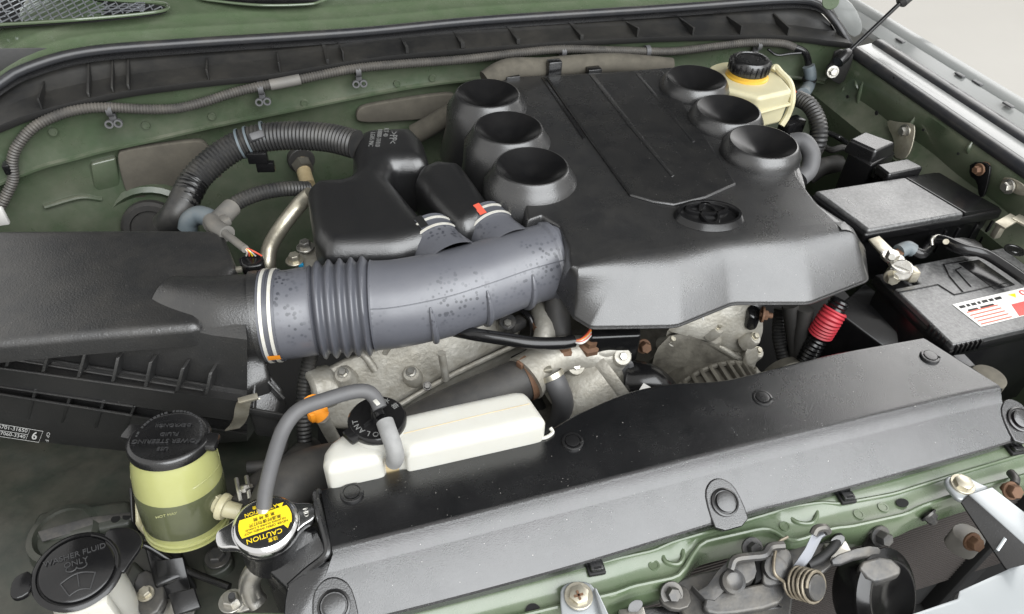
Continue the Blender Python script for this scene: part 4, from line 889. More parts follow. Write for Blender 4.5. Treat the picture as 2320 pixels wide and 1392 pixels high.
solo('dark_cables', join(tube(pz((1850, 320, -.05), (1880, 340, -.03), (1910, 335, -.02), (1940, 350, -.03)), .007, 8), tube(pz((1830, 400, -.08), (1860, 380, -.06), (1900, 370, -.06)), .02, 10)), 'dark_rubber', 'dark cables lying in the gap left of the relay box', 'cable')

# ================================================================== battery
BZ = -.005
bat = thing('battery', 'black car battery with grained top, red and white label and vent recess', 'battery', at(2200, 740, -.25))
bx0, bx1, by0, by1 = .893, 1.16, .545, .725
part('case', box(((bx0 + bx1) / 2, (by0 + by1) / 2, BZ - .115), (bx1 - bx0 - .012, by1 - by0 - .012, .19), .006), 'smooth_black', bat)
part('lid_rim', box(((bx0 + bx1) / 2, (by0 + by1) / 2, BZ - .018), (bx1 - bx0 + .004, by1 - by0 + .004, .020), .004), 'smooth_black', bat)
lidp = [(bx0, by0), (bx1, by0), (bx1, by1), (bx0 + .05, by1), (bx0 + .05, by1 - .045), (bx0, by1 - .045)]
ld = part('lid', prism([V((x, y, BZ)) for x, y in lidp], .022, .003, 3), 'battery_top_sheen', bat, wn=True)
part('terminal_step', box((bx0 + .024, by1 - .022, BZ - .02), (.046, .042, .012), .002), 'battery_top_sheen', bat)
for k in range(5): part('rib', box((bx0 + .004, by0 + .012 + k * .009, BZ - .010), (.014, .004, .018), .0015), 'smooth_black', bat)
for k in range(6): part('rib', box((bx0 + .008 + k * .009, by0 + .001, BZ - .010), (.004, .012, .018), .0015), 'smooth_black', bat)
def btop(px, py, h=0): return at(px, py, BZ + h)
for a, b in (((2035, 663), (2125, 645)), ((2125, 645), (2162, 668)), ((2162, 668), (2290, 640)), ((2138, 600), (2192, 590)), ((2138, 600), (2152, 628)), ((2152, 628), (2182, 662)), ((2165, 612), (2178, 606)), ((2165, 612), (2200, 650))):
    part('mould_line', bar(btop(*a, .0006), btop(*b, .0006), .002, .002), 'smooth_black', ld)
part('vent_strip', slab([btop(*q, .0012) for q in ((2172, 596), (2218, 588), (2300, 645), (2255, 656))], .003, .0005), 'smooth_black', ld)
lb_ = part('label', slab([btop(*q, .001) for q in ((2158, 690), (2320, 652), (2420, 690), (2222, 740))], .0008, 0), 'white_paint', ld)
xl = (btop(2300, 700) - btop(2200, 724)).normalized(); yl = V((-xl.y, xl.x, 0))
part('label_red', slab([btop(*q, .0016) for q in ((2292, 690), (2380, 668), (2420, 690), (2310, 716))], .0008, 0), 'red_label', lb_)
part('label_stripes', join(*[slab([btop(*q, .0016) for q in ((2190 + k * 8, 707 + k * 6.6), (2260 + k * 8, 690 + k * 6.6), (2262 + k * 8, 692 + k * 6.6), (2192 + k * 8, 709 + k * 6.6))], .0006, 0) for k in range(5)]), 'red_tab', lb_)
part('label_text', join(*[slab([btop(x_, y_, .0015), btop(x_ + w_, y_ - w_ * .24, .0015), btop(x_ + w_ + 5, y_ - w_ * .24 + 5, .0015), btop(x_ + 5, y_ + 5, .0015)], .0005, 0) for x_, y_, w_ in ((2172, 694, 12), (2188, 690, 7), (2199, 687.5, 10), (2213, 684, 6), (2223, 681.5, 12), (2239, 678, 9), (2252, 675, 14), (2192, 702, 22), (2220, 695, 30))]), 'black', lb_, flat=True)
part('label_hazard', slab([btop(*q, .0016) for q in ((2285, 668), (2300, 665), (2302, 674))], .0006, 0), 'yellow', lb_)
part('label_ring', lathe(btop(2318, 664, .001), Z, [(.006, 0), (.006, .001), (.0042, .001), (.0042, 0)], 20), 'red_label', lb_)
q = btop(2298, 568); part('vent_plug', lathe(q, Z, [(.017, 0), (.017, .0015), (.014, .0015), (.013, .0005), (.008, .0005), (.007, .002), (0, .002)], 28), 'satin_plastic', ld)
# terminal clamp
tm = thing('terminal_clamp', 'corroded zinc battery terminal clamp with bolts and strap', 'terminal', at(2040, 620, -.02))
part('strap', slab(pz((1968, 542, .022), (1992, 534, .022), (2040, 580, .02), (2052, 600, .018), (2022, 612, .018), (2010, 590, .02)), .004, .001), 'zinc', tm)
part('stud_nut', join(lathe(at(2021, 585, .02), Z, [(.019, 0), (.019, .003), (.014, .005), (.011, .005)], 24), hexbolt(at(2021, 583, .024), Z, .0105, .010), cyl(at(2021, 583, .03), at(2021, 583, .045), .0055, n=14)), 'steel', tm)
part('post', join(cyl(at(2042, 612, .0), at(2042, 612, .022), .017), lathe(at(2042, 604, .022), Z, [(.019, 0), (.018, .003), (0, .004)], 24)), 'steel', tm)
part('jaw', join(box(at(2045, 620, .006), (.05, .022, .016), .004, -.2), box(at(2066, 622, .006), (.016, .02, .022), .003, -.2)), 'zinc', tm)
part('jaw_bolt', hexbolt(at(2022, 628, .006), V((-.6, -.8, .1)), .009, .014), 'zinc', tm)
part('cable_boot', tube(pz((2036, 570, .02), (2056, 562, .022), (2068, 568, .018)), .012, 12), 'heater_hose', tm)
part('ring_terminal', box(at(2040, 570, .022), (.025, .015, .004), .001, .4), 'rust', tm)
# hold-down
hdn = thing('battery_hold_down', 'black curved hold-down bar with a threaded rod across the battery', 'hold-down', at(2200, 560, -.01))
part('bar', sweep(spline(pz((2112, 545, .012), (2140, 545, .022), (2180, 562, .026), (2230, 575, .024), (2280, 605, .02), (2330, 640, .016)), 6), .009, 10), 'smooth_black', hdn)
part('web', prism(chaikin(pz((2120, 540, .02), (2200, 535, .02), (2235, 560, .02), (2215, 575, .02), (2160, 560, .02)), 1), .012, .003), 'smooth_black', hdn)
part('rod', cyl(at(2143, 548, .02), at(2143, 548, .05), .0048, n=14), 'zinc', hdn)
part('hook', tube(pz((2112, 556, .012), (2112, 542, .02), (2125, 535, .022), (2138, 538, .02)), .003, 8), 'steel', hdn)
solo('frame_bracket', join(bar(at(2265, 512, .03), at(2300, 492, .035), .02, .004), bar(at(2300, 492, .035), at(2345, 515, .035), .025, .004), box(at(2262, 522, .015), (.014, .012, .03), .002)), 'zinc', 'bent zinc bracket behind the battery near the apron', 'bracket')
# red sleeved cable
rc = thing('battery_cable', 'black corrugated cable with a bright red rubber sleeve under the engine cover', 'cable', at(1860, 780, -.25))
rp = pz((1905, 680, -.03), (1880, 720, -.06), (1862, 755, -.09), (1840, 790, -.12), (1815, 840, -.17))
part('conduit', corr(rp, .0168, .007, .12, 16), 'smooth_black', rc)
part('red_sleeve', corr(pz((1893, 702, -.045), (1878, 725, -.062), (1858, 758, -.092)), .0215, .0058, .09, 18), 'red', rc)
for a, b, c in (((1790, 690, -.06), (1800, 760, -.12), (1812, 840, -.18)), ((1825, 700, -.06), (1815, 770, -.12), (1812, 840, -.18))):
    part('branch', tube(pz(a, b, c), .014, 10), 'dark_rubber', rc)
solo('pulley', lathe(at(1760, 850, -.2), V((0, -1, .1)), [(0, 0), (.03, 0), (.05, .01), (.055, .03), (.05, .035), (.02, .03), (0, .03)], 28), 'aluminium_dirty', 'dirty round pulley in the gap left of the battery tray', 'pulley')
solo('battery_tray', join(prism(pz((1890, 700, -.07), (1960, 640, -.07), (2160, 800, -.07), (2080, 850, -.12)), .25, .004)), 'smooth_black', 'plain black battery tray side wall beneath the battery', 'tray')

# ================================================================== radiator cover
def poly_res(P, n):
    L = [0]
    for a, b in zip(P, P[1:]): L.append(L[-1] + (b - a).length)
    out = []; j = 0
    for i in range(n):
        s = L[-1] * i / (n - 1)
        while j < len(P) - 2 and L[j + 1] < s: j += 1
        out.append(P[j].lerp(P[j + 1], min(1, (s - L[j]) / max(1e-9, L[j + 1] - L[j]))))
    return out
NR = 80
def rl_(pts, z, k=10): return poly_res(spline([at(x, y, z) for x, y in pts], k), NR)
back = poly_res([at(x, y, 0) for x, y in ((727, 1112), (800, 1094), (1000, 1045), (1238, 988))] + spline([at(x, y, z) for x, y, z in ((1250, 975, 0), (1320, 935, 0), (1420, 893, .002), (1520, 872, .003), (1640, 864, .003), (1760, 836, .002), (1900, 802, 0), (2092, 767, 0))], 8), NR)
CRE = ((752, 1241), (1000, 1180), (1260, 1114), (1600, 1029), (1800, 981), (2000, 933), (2180, 890), (2264, 874))
crease = rl_(CRE, 0)
c2 = [p + V((0, -.003, -.0012)) for p in crease]; c3 = [p + V((0, -.0055, -.0045)) for p in crease]
LOW = ((655, 1452), (1011, 1363), (1260, 1296), (1440, 1243), (1702, 1163), (1903, 1112), (2157, 1042), (2330, 992))
low = rl_(LOW, -.045)
mid = [lerp(p, q, .16) + V((0, 0, -.0085)) for p, q in zip(c3, low)]; mid2 = [lerp(p, q, .19) + V((0, 0, -.0085)) for p, q in zip(c3, low)]
m3 = [lerp(p, q, .90) + V((0, 0, .0005)) for p, q in zip(c3, low)]; m4 = [lerp(p, q, .96) + V((0, 0, -.001)) for p, q in zip(c3, low)]
low2 = [p + V((0, .002, -.014)) for p in low]
b0 = [p + V((0, .004, -.004)) for p in back]; b1 = [p + V((0, .006, -.02)) for p in back]
cv = thing('radiator_cover', 'long black plastic radiator cover with grey sloping front and push clips', 'radiator cover', at(1400, 1100, -.08))
inner = [lerp(a, b, .5) for a, b in zip(back, crease)]
bi = [lerp(a, b, .04) + Z * .0008 for a, b in zip(back, crease)]
part('panel', solid(strip([b1, b0, back, bi, inner, [lerp(a, b, .97) for a, b in zip(back, crease)], crease, c2, c3, mid, mid2, m3, m4, low, low2]), .003), 'shroud_plastic', cv, angle=30)
# left end: rib and end wall
part('end_rib', sweep(spline(pz((722, 1112, .002), (716, 1125, .003), (728, 1180, .003), (742, 1240, .0), (735, 1262, -.004), (700, 1290, -.02), (655, 1330, -.03)), 6), .0045, 8), 'shroud_plastic', cv)
def on_first(px, py):
    a, b, c = mid2[0], mid2[2], m3[0]; n = (b - a).cross(c - a).normalized(); d = ray(px, py); return CAM + d * ((a - CAM).dot(n) / d.dot(n))
flap = [on_first(*q_) for q_ in ((752, 1268), (730, 1276), (690, 1298), (652, 1324), (646, 1360), (638, 1470), (668, 1462))]
part('end_flap', slab([f_ - Z * .0006 for f_ in flap], .004, .0015), 'shroud_plastic', cv)
part('end_wall', strip([[flap[3], flap[4], flap[5]], [f_ + V((.002, 0, -.12)) for f_ in flap[3:6]]]), 'shroud_plastic', cv)
part('end_shelf', prism(pz((600, 1260, -.035), (715, 1185, -.02), (742, 1250, -.025), (720, 1290, -.035), (650, 1335, -.045), (610, 1300, -.045)), .03, .004), 'shroud_plastic', cv)
part('right_end', solid(strip([pz((2092, 768, -.001), (2200, 832, -.002), (2264, 876, -.002)), [p + V((.012, 0, -.01)) for p in pz((2092, 768, 0), (2200, 832, 0), (2264, 876, 0))], [p + V((.02, 0, -.05)) for p in pz((2092, 768, 0), (2200, 832, 0), (2264, 876, 0))]]), .003), 'shroud_plastic', cv)
def pushclip(px, py, z, ax=Z, s=1.0):
    p = at(px, py, z); r = .0135 * s
    c = part('push_clip', lathe(p, ax, [(r * 1.05, -.002), (r * 1.02, .0014), (r * .9, .002), (r * .78, .0018), (r * .76, .0004), (r * .7, .0004), (r * .68, .0026), (r * .5, .003), (0, .0026)], 32), 'satin_plastic', cv)
    part('clip_slot', box(p + V((r * .75, -r * .45, .0012)), (r * .3, r * .3, .002), 0, .6), 'void', c)
for px, py in ((797, 1117), (1297, 1001), (1727, 902), (2107, 808)): pushclip(px, py, .0016)
sn_ = V((0, -.45, .9))
def on_slope(px, py):
    d = ray(px, py); best = None
    for a, b, c, e in zip(mid2, mid2[1:], m3, m3[1:]):
        if min(proj(a)[0], proj(c)[0]) - 5 <= px <= max(proj(b)[0], proj(e)[0]) + 5:
            n = (b - a).cross(c - a).normalized(); t = (a - CAM).dot(n) / d.dot(n); q = CAM + d * t
            return q, (n if n.z > 0 else -n)
for px, py in ((1640, 1139), (757, 1374), (2306, 952)):
    q, nn = on_slope(min(px, 2240), py)
    if px > 2240: q = CAM + ray(px, py) * ((q - CAM).dot(nn) / ray(px, py).dot(nn))
    U = X * 1.0; U = (U - nn * U.dot(nn)).normalized(); Wv = nn.cross(U)
    if Wv.y > 0: Wv = -Wv
    boss = [q + U * x * .026 + Wv * y * .03 + nn * .0002 for x, y in ((-.9, 1.1), (-.95, .2), (-.8, -.6), (-.4, -.95), (0, -1.05), (.4, -.95), (.8, -.6), (.95, .2), (.9, 1.1))]
    part('clip_boss', prism([b_ + nn * .0018 for b_ in chaikin(boss, 1)], nn * -.012, .002, 3), 'shroud_plastic', cv, wn=True)
    r = .0165; cc = part('push_clip', lathe(q + nn * .0018, nn, [(r * 1.12, -.001), (r * 1.08, .003), (r * .95, .004), (r * .88, .0025), (r * .8, .0025), (r * .78, .007), (r * .6, .008), (0, .0072)], 32), 'satin_plastic', cv)
solo('corner_plate', slab(pz((2160, 805, -.012), (2185, 802, -.012), (2210, 828, -.012), (2185, 833, -.012)), .004, .001), 'grey_rubber', 'small grey tab between radiator cover and battery', 'tab')

# ================================================================== coolant reservoir
TZ = .040
ct = thing('coolant_reservoir', 'long white plastic coolant reservoir tank with black cap behind the radiator cover', 'reservoir', at(980, 1030, -.1))
tank = [at(*q, TZ) for q in ((728, 1045), (732, 1018), (748, 996), (785, 970), (835, 952), (1000, 915), (1165, 880), (1188, 882), (1200, 892), (1238, 946), (1230, 957), (1212, 962), (922, 1026), (914, 1016), (870, 1018), (864, 1038), (742, 1064))]
part('tank', pillow(tank, .12, .014, 6), 'white_tank', ct, angle=60)
part('channel', prism([at(*q, TZ - .016) for q in ((862, 1012), (925, 1002), (925, 1030), (866, 1042))], .08, .004), 'stain', ct)
part('seam', sweep([at(*q, TZ + .0001) for q in ((905, 985), (1000, 962), (1100, 938), (1200, 915))], .0005, 6), 'stain', ct)
part('corner_lip', sweep(spline(pz((1247, 970, .004), (1252, 980, .002), (1240, 990, .002), (1225, 994, .002)), 5), .0025, 8), 'white_tank', ct)
kc = at(857, 968, TZ)
part('filler_neck', lathe(kc, Z, [(.036, -.02), (.033, .004), (.033, .010), (0, .010)], 36), 'white_tank', ct)
cp2 = part('cap', lathe(kc + Z * .008, Z, [(.034, 0), (.0355, .002), (.0355, .008), (.033, .011), (.028, .0115), (0, .0115)], 40), 'smooth_black', ct)
part('cap_tab', prism([kc + V((math.cos(math.radians(a)) * .034, math.sin(math.radians(a)) * .034, .018)) for a in (165, 185, 205, 225, 240)][::1] + [kc + V((-.022, -.036, .018)), kc + V((-.036, -.026, .018)), kc + V((-.041, -.006, .018))], .010, .002), 'smooth_black', cp2) if False else part('cap_tab', box(kc + V((-.030, -.014, .0135)), (.022, .022, .010), .004, .5), 'smooth_black', cp2)
for ch, a in zip('COOLANT', (-62, -82, -102, -122, -142, -160, -178)):
    A = math.radians(a); d = V((math.cos(A), math.sin(A), 0)); part('letter', text(ch, kc + d * .026 + Z * .0197, V((d.y, -d.x, 0)), d, .0095, .0004), 'print_grey', cp2, flat=True)
for ch, a in zip('水箱', (55, 25)):
    A = math.radians(a); d = V((math.cos(A), math.sin(A), 0)); part('letter', text(ch, kc + d * .026 + Z * .0197, V((d.y, -d.x, 0)), d, .0085, .0004), 'print_grey', cp2, flat=True)
for a in (30, 150):
    A = math.radians(a + 60); part('cap_fin', bar(kc + Z * .021, kc + V((math.cos(A) * .02, math.sin(A) * .02, .021)), .0015, .004), 'smooth_black', cp2)
part('spout', join(cyl(kc + V((0, 0, .018)), kc + V((.0, .002, .034)), .0075, .006, 18), tube([kc + V((.002, .012, .040)), kc + V((.001, .004, .036)), kc + V((.004, -.012, .033))], .006, 14)), 'smooth_black', cp2)
oh = thing('overflow_hose', 'grey rubber overflow hose arching from the radiator cap to the coolant cap', 'hose', at(640, 1050, .02))
part('hose', tube([at(*q) for q in ((598, 1150, .012), (603, 1105, .03), (622, 1030, .06), (645, 968, .085), (680, 928, .095), (740, 905, .097), (800, 888, .095), (832, 888, .092), (850, 903, .086), (861, 926, .079))], .0088, 18), 'grey_rubber', oh)
part('paint_mark', box(at(853, 912, .097), (.005, .009, .0015), .0005, .4), 'off_white_band', oh)
part('drop_hose', tube([at(*q) for q in ((872, 956, .074), (882, 984, .070), (892, 1012, .058), (896, 1034, .042), (892, 1046, .028))], .0105, 16), 'chalky_rubber', oh)
# dipstick with yellow grip behind the hose
ds = thing('dipstick', 'orange-yellow oil dipstick handle behind the overflow hose', 'dipstick', at(735, 990, -.2))
part('grip', join(tube(pz((700, 905, -.05), (712, 925, -.055), (730, 945, -.07)), .012, 12), box(at(720, 936, -.062), (.03, .016, .02), .006, .4)), 'orange', ds)
part('tube', tube(pz((730, 945, -.075), (745, 975, -.12), (765, 1010, -.18)), .010, 12), 'aluminium', ds)

# ================================================================== radiator cap and neck
rz_ = .004
rk = at(602, 1186, rz_)
rd = thing('radiator', 'radiator end tank in black plastic with a silver cap and yellow caution label', 'radiator', rk + V((.05, -.03, -.4)))
part('end_tank', prism(pz((575, 1245, -.03), (610, 1215, -.02), (690, 1190, -.02), (720, 1200, -.02), (740, 1240, -.03), (660, 1310, -.045), (600, 1290, -.045)), .3, .008), 'satin_plastic', rd, wn=True)
part('filler_neck', lathe(rk, Z, [(.036, -.06), (.034, -.03), (.038, -.018), (.038, -.012), (0, -.012)], 32), 'satin_plastic', rd)
part('mount_boss', lathe(at(2238, 858, -.012), V((0, 0, 1)), [(.024, -.02), (.024, .004), (.021, .006), (0, .006)], 30), 'dirt_pad', rd)
part('core', box((.42, .48, -.35), (.85, .05, .5), .004), 'void', rd)
rcap = part('cap', lathe(rk + Z * -.012, Z, [(.036, -.004), (.038, 0), (.038, .010), (.036, .013), (.033, .015), (.0325, .014), (0, .014)], 48), 'chrome', rd); rcap['label'] = 'silver pressed metal cap with yellow caution label'
eax = (at(690, 1162, 0) - at(515, 1215, 0)).normalized(); eay = V((-eax.y, eax.x, 0))
for s in (-1, 1):
    ear = [rk + eax * s * a + eay * b + Z * (-.002) for a, b in ((.028, .024), (.038, .016), (.048, .013), (.054, .010), (.056, 0), (.054, -.010), (.048, -.013), (.038, -.016), (.028, -.024))]
    part('ear', prism(chaikin(ear, 1), .011, .003, 3), 'chrome', rcap)
lab = rcap; part('label', lathe(rk + Z * .0018, Z, [(.031, 0), (.031, .0006), (0, .0006)], 40), 'black', rcap)
la = math.radians(7); lxd = V((-math.cos(la), -math.sin(la), 0)); lyd = V((math.sin(la), -math.cos(la), 0))
def Lp(u, v, h=.0028): return rk + lxd * u + lyd * v + Z * h
part('label_band', prism([Lp(.0295 * math.cos(t), .0295 * math.sin(t)) for t in [math.radians(a) for a in (-26, -14, 0, 14, 22)]] + [Lp(.0295 * math.cos(t), .0295 * math.sin(t)) for t in [math.radians(a) for a in (158, 166, 180, 194, 206)]], .0006, 0), 'yellow', lab)
part('label_head', join(text('CAUTION', Lp(.004, .0172, .0026), lxd, lyd, .0088, .0002), text('ATTENTION', Lp(.002, -.0172, .0026), lxd, lyd, .0066, .0002), text('注意', Lp(-.004, .0245, .0026), lxd, lyd, .0055, .0002), text('危险 警告', Lp(.0, -.0238, .0026), lxd, lyd, .005, .0002)), 'yellow', lab, flat=True)
part('label_text', join(text('NEVER OPEN WHEN HOT', Lp(0, .0075, .0032), lxd, lyd, .0042, .0001), text('NE JAMAIS OUVRIR À CHAUD', Lp(0, .0035, .0032), lxd, lyd, .0034, .0001), text('高温时请勿打开', Lp(0, -.0015, .0032), lxd, lyd, .0052, .0001), text('高 温 時 開', Lp(0, -.0075, .0032), lxd, lyd, .005, .0001)), 'black', lab, flat=True)
for cx, cy in ((-.022, .0135), (-.02, -.0155)): part('label_sign', prism([Lp(cx + .0045 * math.cos(math.radians(a)), cy + .0045 * math.sin(math.radians(a)), .0034) for a in (90, 210, 330)], .0004, 0), 'yellow', lab)
part('stamp', text('ND', rk + eax * .045 + Z * -.0018, -eay, eax, .008, .0004), 'steel', rcap, flat=True)
for px, py, z in ((590, 1150, .0), ):
    part('neck_nipple', cyl(at(598, 1165, .0), at(598, 1145, .006), .0085), 'zinc', rcap)
solo('hose_clip_wire', join(tube(pz((535, 1085, -.06), (540, 1110, -.06), (546, 1135, -.065)), .003, 8), tube(pz((558, 1080, -.06), (562, 1105, -.06), (566, 1130, -.065)), .003, 8), tube(pz((546, 1110, -.065), (556, 1108, -.06), (566, 1105, -.065)), .006, 8)), 'steel', 'wire spring clamp on the dark hose next to the power steering reservoir', 'clamp')
solo('steering_hose', tube(pz((545, 1160, -.085), (570, 1130, -.09), (600, 1100, -.1), (660, 1060, -.14), (700, 1020, -.2)), .022, 14), 'dark_rubber', 'dark hose leaving the power steering reservoir towards the engine', 'hose')
solo('cooler_pipe', tube(pz((608, 1270, -.06), (580, 1290, -.07), (565, 1320, -.09), (572, 1350, -.11), (585, 1368, -.12)), .0125, 14), 'steel', 'silver bent cooler pipe beneath the radiator cap', 'pipe')

# ================================================================== power steering reservoir
pc = at(383, 990, .02); pb = at(428, 1185, -.125); pax = (pc - pb).normalized(); pH = (pc - pb).length
ps = thing('power_steering_reservoir', 'yellowed power steering reservoir half full of dark fluid with black cap', 'reservoir', pb)
part('tank', lathe(pb, pax, [(0, 0), (.040, 0), (.047, .004), (.0515, .014), (.053, pH * .25), (.0535, pH * .45), (.0525, pH * .62), (.050, pH * .78), (.046, pH * .90), (.0425, pH * .96), (.0425, pH), (0, pH)], 48), 'yellow_tank', ps)
part('fluid', lathe(pb, pax, [(.0500, pH * .10), (.0521, pH * .15), (.05345, pH * .25), (.0539, pH * .45), (.0534, pH * .54), (.0526, pH * .555)], 48), 'fluid_tank', ps)
part('base_ring', join(*[lathe(pb + pax * h, pax, [(.048, -.003), (.0535, -.001), (.0535, .001), (.048, .003)], 48) for h in (.004, .011)]), 'yellow_tank', ps)
part('shoulder_ridge', sweep([pb + pax * (pH * (.62 + .10 * abs(math.sin(k / 40 * math.pi * 3)))) + V((math.cos(2 * math.pi * k / 40), math.sin(2 * math.pi * k / 40), 0)) * .0515 for k in range(41)], .0009, 8), 'yellow_tank', ps)
part('level_mark', text('HOT MAX', pb + pax * pH * .555 + V((-.012, -.0545, 0)), X, pax, .0055, .0002), 'yellow_tank', ps, flat=True)
pcap = part('cap', lathe(pc - pax * .014, pax, [(.046, 0), (.0488, .002), (.0488, .012), (.047, .0145), (.044, .0155), (.043, .0148), (.0, .0155)], 56), 'satin_plastic', ps)
for a in (-18, 152):
    A = math.radians(a); d = V((math.cos(A), math.sin(A), 0)); part('cap_tab', box(pc + d * .049 - pax * .006, (.022, .024, .011), .004, A), 'satin_plastic', pcap)
tx = V((-math.cos(.2), math.sin(.2), 0)); tx = (tx - pax * tx.dot(pax)).normalized(); ty = pax.cross(tx)
part('cap_text', join(*[text(s, pc + ty * v + pax * .0022, tx, ty, sz, .0006) for s, v, sz in (('USE', .024, .008), ('POWER STEERING', .010, .0098), ('FLUID', -.003, .0085), ('DEXRON®II', -.020, .008))]), 'emboss', pcap, flat=True)
part('cap_marks', join(*[box(pc + V((math.cos(A), math.sin(A), 0)) * .0385 + pax * .002, (.0024, .0036 - .0012 * (k % 3 == 0), .0012), 0, A) for k, A in [(k, 2 * math.pi * k / 52) for k in range(52)] if k % 9 != 4]), 'emboss', pcap, flat=True)['kind'] = 'stuff'
part('outlet', join(tube(pz((490, 1140, -.07), (510, 1152, -.07), (545, 1160, -.075)), lambda s, t: .012 - .002 * t, 18), lathe(at(505, 1148, -.07), at(545, 1160, -.075) - at(490, 1140, -.07), [(.012, -.006), (.017, -.003), (.0175, 0), (.016, .005), (.010, .006)], 24)), 'cream_tank', ps)
part('outlet_fin', prism(pz((462, 1108, -.05), (470, 1108, -.05), (505, 1135, -.06), (500, 1145, -.065)), .01, .001), 'cream_tank', ps)
part('clamp_bracket', join(prism(pz((303, 1095, -.075), (312, 1092, -.075), (318, 1180, -.10), (306, 1185, -.10)), .03, .003), prism(pz((300, 1180, -.105), (330, 1170, -.105), (360, 1205, -.12), (340, 1222, -.125)), .02, .004), prism(pz((345, 1215, -.125), (390, 1222, -.13), (440, 1205, -.125), (420, 1185, -.12), (360, 1190, -.12)), .03, .005)), 'cream_tank', ps)
part('mount', join(prism(pz((290, 1105, -.085), (303, 1098, -.085), (306, 1180, -.11), (296, 1185, -.11)), .03, .003), prism(pz((320, 1215, -.14), (400, 1225, -.14), (430, 1300, -.16), (350, 1330, -.16)), .05, .004), prism(pz((350, 1270, -.14), (415, 1262, -.14), (435, 1345, -.18), (360, 1360, -.18)), .01, .002)), 'smooth_black', ps)

# ================================================================== washer reservoir neck
wc = at(176, 1292, -.045); wax = V((.12, -.10, 1)).normalized()
ws = thing('washer_reservoir', 'white washer fluid filler neck with black flip cap reading washer fluid only', 'reservoir', wc); ws.scale = (.88, .88, .88)
part('neck', lathe(wc - wax * .16, wax, [(0, 0), (.050, 0), (.047, .08), (.042, .13), (.042, .15), (0, .15)], 40), 'white_tank', ws)
part('neck_rib', box(wc + V((.012, -.045, -.06)), (.05, .02, .10), .006, .1), 'white_tank', ws)
wu = (at(300, 1240, -.03) - at(60, 1330, -.03)).normalized(); wu = (wu - wax * wu.dot(wax)).normalized(); wv = wax.cross(wu).normalized()
wp = part('cap', lathe(wc - wax * .008, wax, [(.044, 0), (.053, .002), (.054, .006), (.051, .009), (.0475, .0095), (.0465, .006), (.0445, .006), (.0435, .0105), (.041, .012), (0, .012)], 56), 'smooth_black', ws)
part('hinge_tab', prism(chaikin([wc + wu * a + wv * b + wax * .001 for a, b in ((-.050, .022), (-.068, .020), (-.074, .010), (-.076, -.008), (-.066, -.013), (-.052, -.008))], 1), wax * -.010, .002), 'smooth_black', wp)
part('lift_tab', prism(chaikin([wc + wu * a + wv * b + wax * .001 for a, b in ((.030, .048), (.066, .040), (.080, .022), (.078, .004), (.062, -.012), (.045, -.032))], 2), wax * -.007, .002), 'smooth_black', wp)
part('chrome_line', sweep([wc + wax * .0015 + (wu * math.cos(math.radians(a)) + wv * math.sin(math.radians(a))) * .0475 for a in range(-20, 70, 6)], .0016, 6), 'smooth_black', wp)
part('cap_text', join(text('WASHER FLUID', wc + wv * .020 + wax * .0046, wu, wv, .0105, .0007), text('ONLY', wc + wv * .0085 + wax * .0046, wu, wv, .0105, .0007)), 'emboss', wp, flat=True)
def wpt(a, b): return wc + wu * a + wv * b + wax * .005
icon = [sweep([wpt(-.020, -.014), wpt(-.012, -.034)], .001, 6), sweep([wpt(.020, -.014), wpt(.012, -.034)], .001, 6), sweep([wpt(lerp(-.020, .020, k / 12), -.014 + .007 * math.sin(math.pi * k / 12)) for k in range(13)], .001, 6), sweep([wpt(lerp(-.012, .012, k / 8), -.034 + .004 * math.sin(math.pi * k / 8)) for k in range(9)], .001, 6), sweep([wpt(0, -.006), wpt(0, -.026)], .0009, 6)]
for s in (-1, 1): icon.append(sweep([wpt(s * (.006 - .006 * math.cos(a)), -.002 - .004 * math.sin(a) + .004) for a in [k * math.pi * 1.2 / 8 for k in range(9)]], .0009, 6))
part('wiper_icon', join(*icon), 'emboss', wp)

# ================================================================== left inner pan (dirty green metal)
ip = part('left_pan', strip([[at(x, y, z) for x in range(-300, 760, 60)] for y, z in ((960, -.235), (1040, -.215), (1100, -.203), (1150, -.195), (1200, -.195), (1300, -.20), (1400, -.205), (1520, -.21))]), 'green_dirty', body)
part('pan_beam', prism(pz((85, 1160, -.17), (290, 1130, -.165), (305, 1170, -.165), (290, 1190, -.165), (110, 1225, -.17), (60, 1215, -.17)), .03, .008), 'green_dirty', body)
part('pan_boss', lathe(at(145, 1210, -.17), Z, [(.05, -.02), (.046, .003), (.038, .005), (.034, -.004), (0, -.004)], 32), 'green_dirty', body)
part('pan_step', prism(pz((300, 1265, -.185), (385, 1345, -.185), (330, 1420, -.19), (240, 1400, -.19)), .02, .006), 'green_dirty', body)
part('bolt', hexbolt(at(493, 1262, -.17), Z, .011, .01), 'dark_steel', body); part('bolt', hexbolt(at(400, 1385, -.185), V((0, -.1, 1)), .015, .006), 'steel', body)
part('pan_hump', prism(chaikin(pz((455, 1270, -.185), (490, 1235, -.18), (530, 1255, -.18), (520, 1290, -.185), (470, 1310, -.19)), 2), .02, .006), 'green_dirty', body)
nb = thing('pipe_bracket', 'small zinc plate with flanged nut holding the cooler pipe', 'bracket', at(540, 1365, -.14))
part('plate', slab(chaikin(pz((505, 1375, -.115), (520, 1350, -.115), (585, 1340, -.115), (592, 1372, -.115), (530, 1392, -.115)), 1), .004, .001), 'steel', nb)
part('nut', hexbolt(at(525, 1362, -.113), Z, .010, .009), 'steel', nb); part('stud', cyl(at(525, 1358, -.105), at(525, 1350, -.085), .004, n=12), 'black', nb)

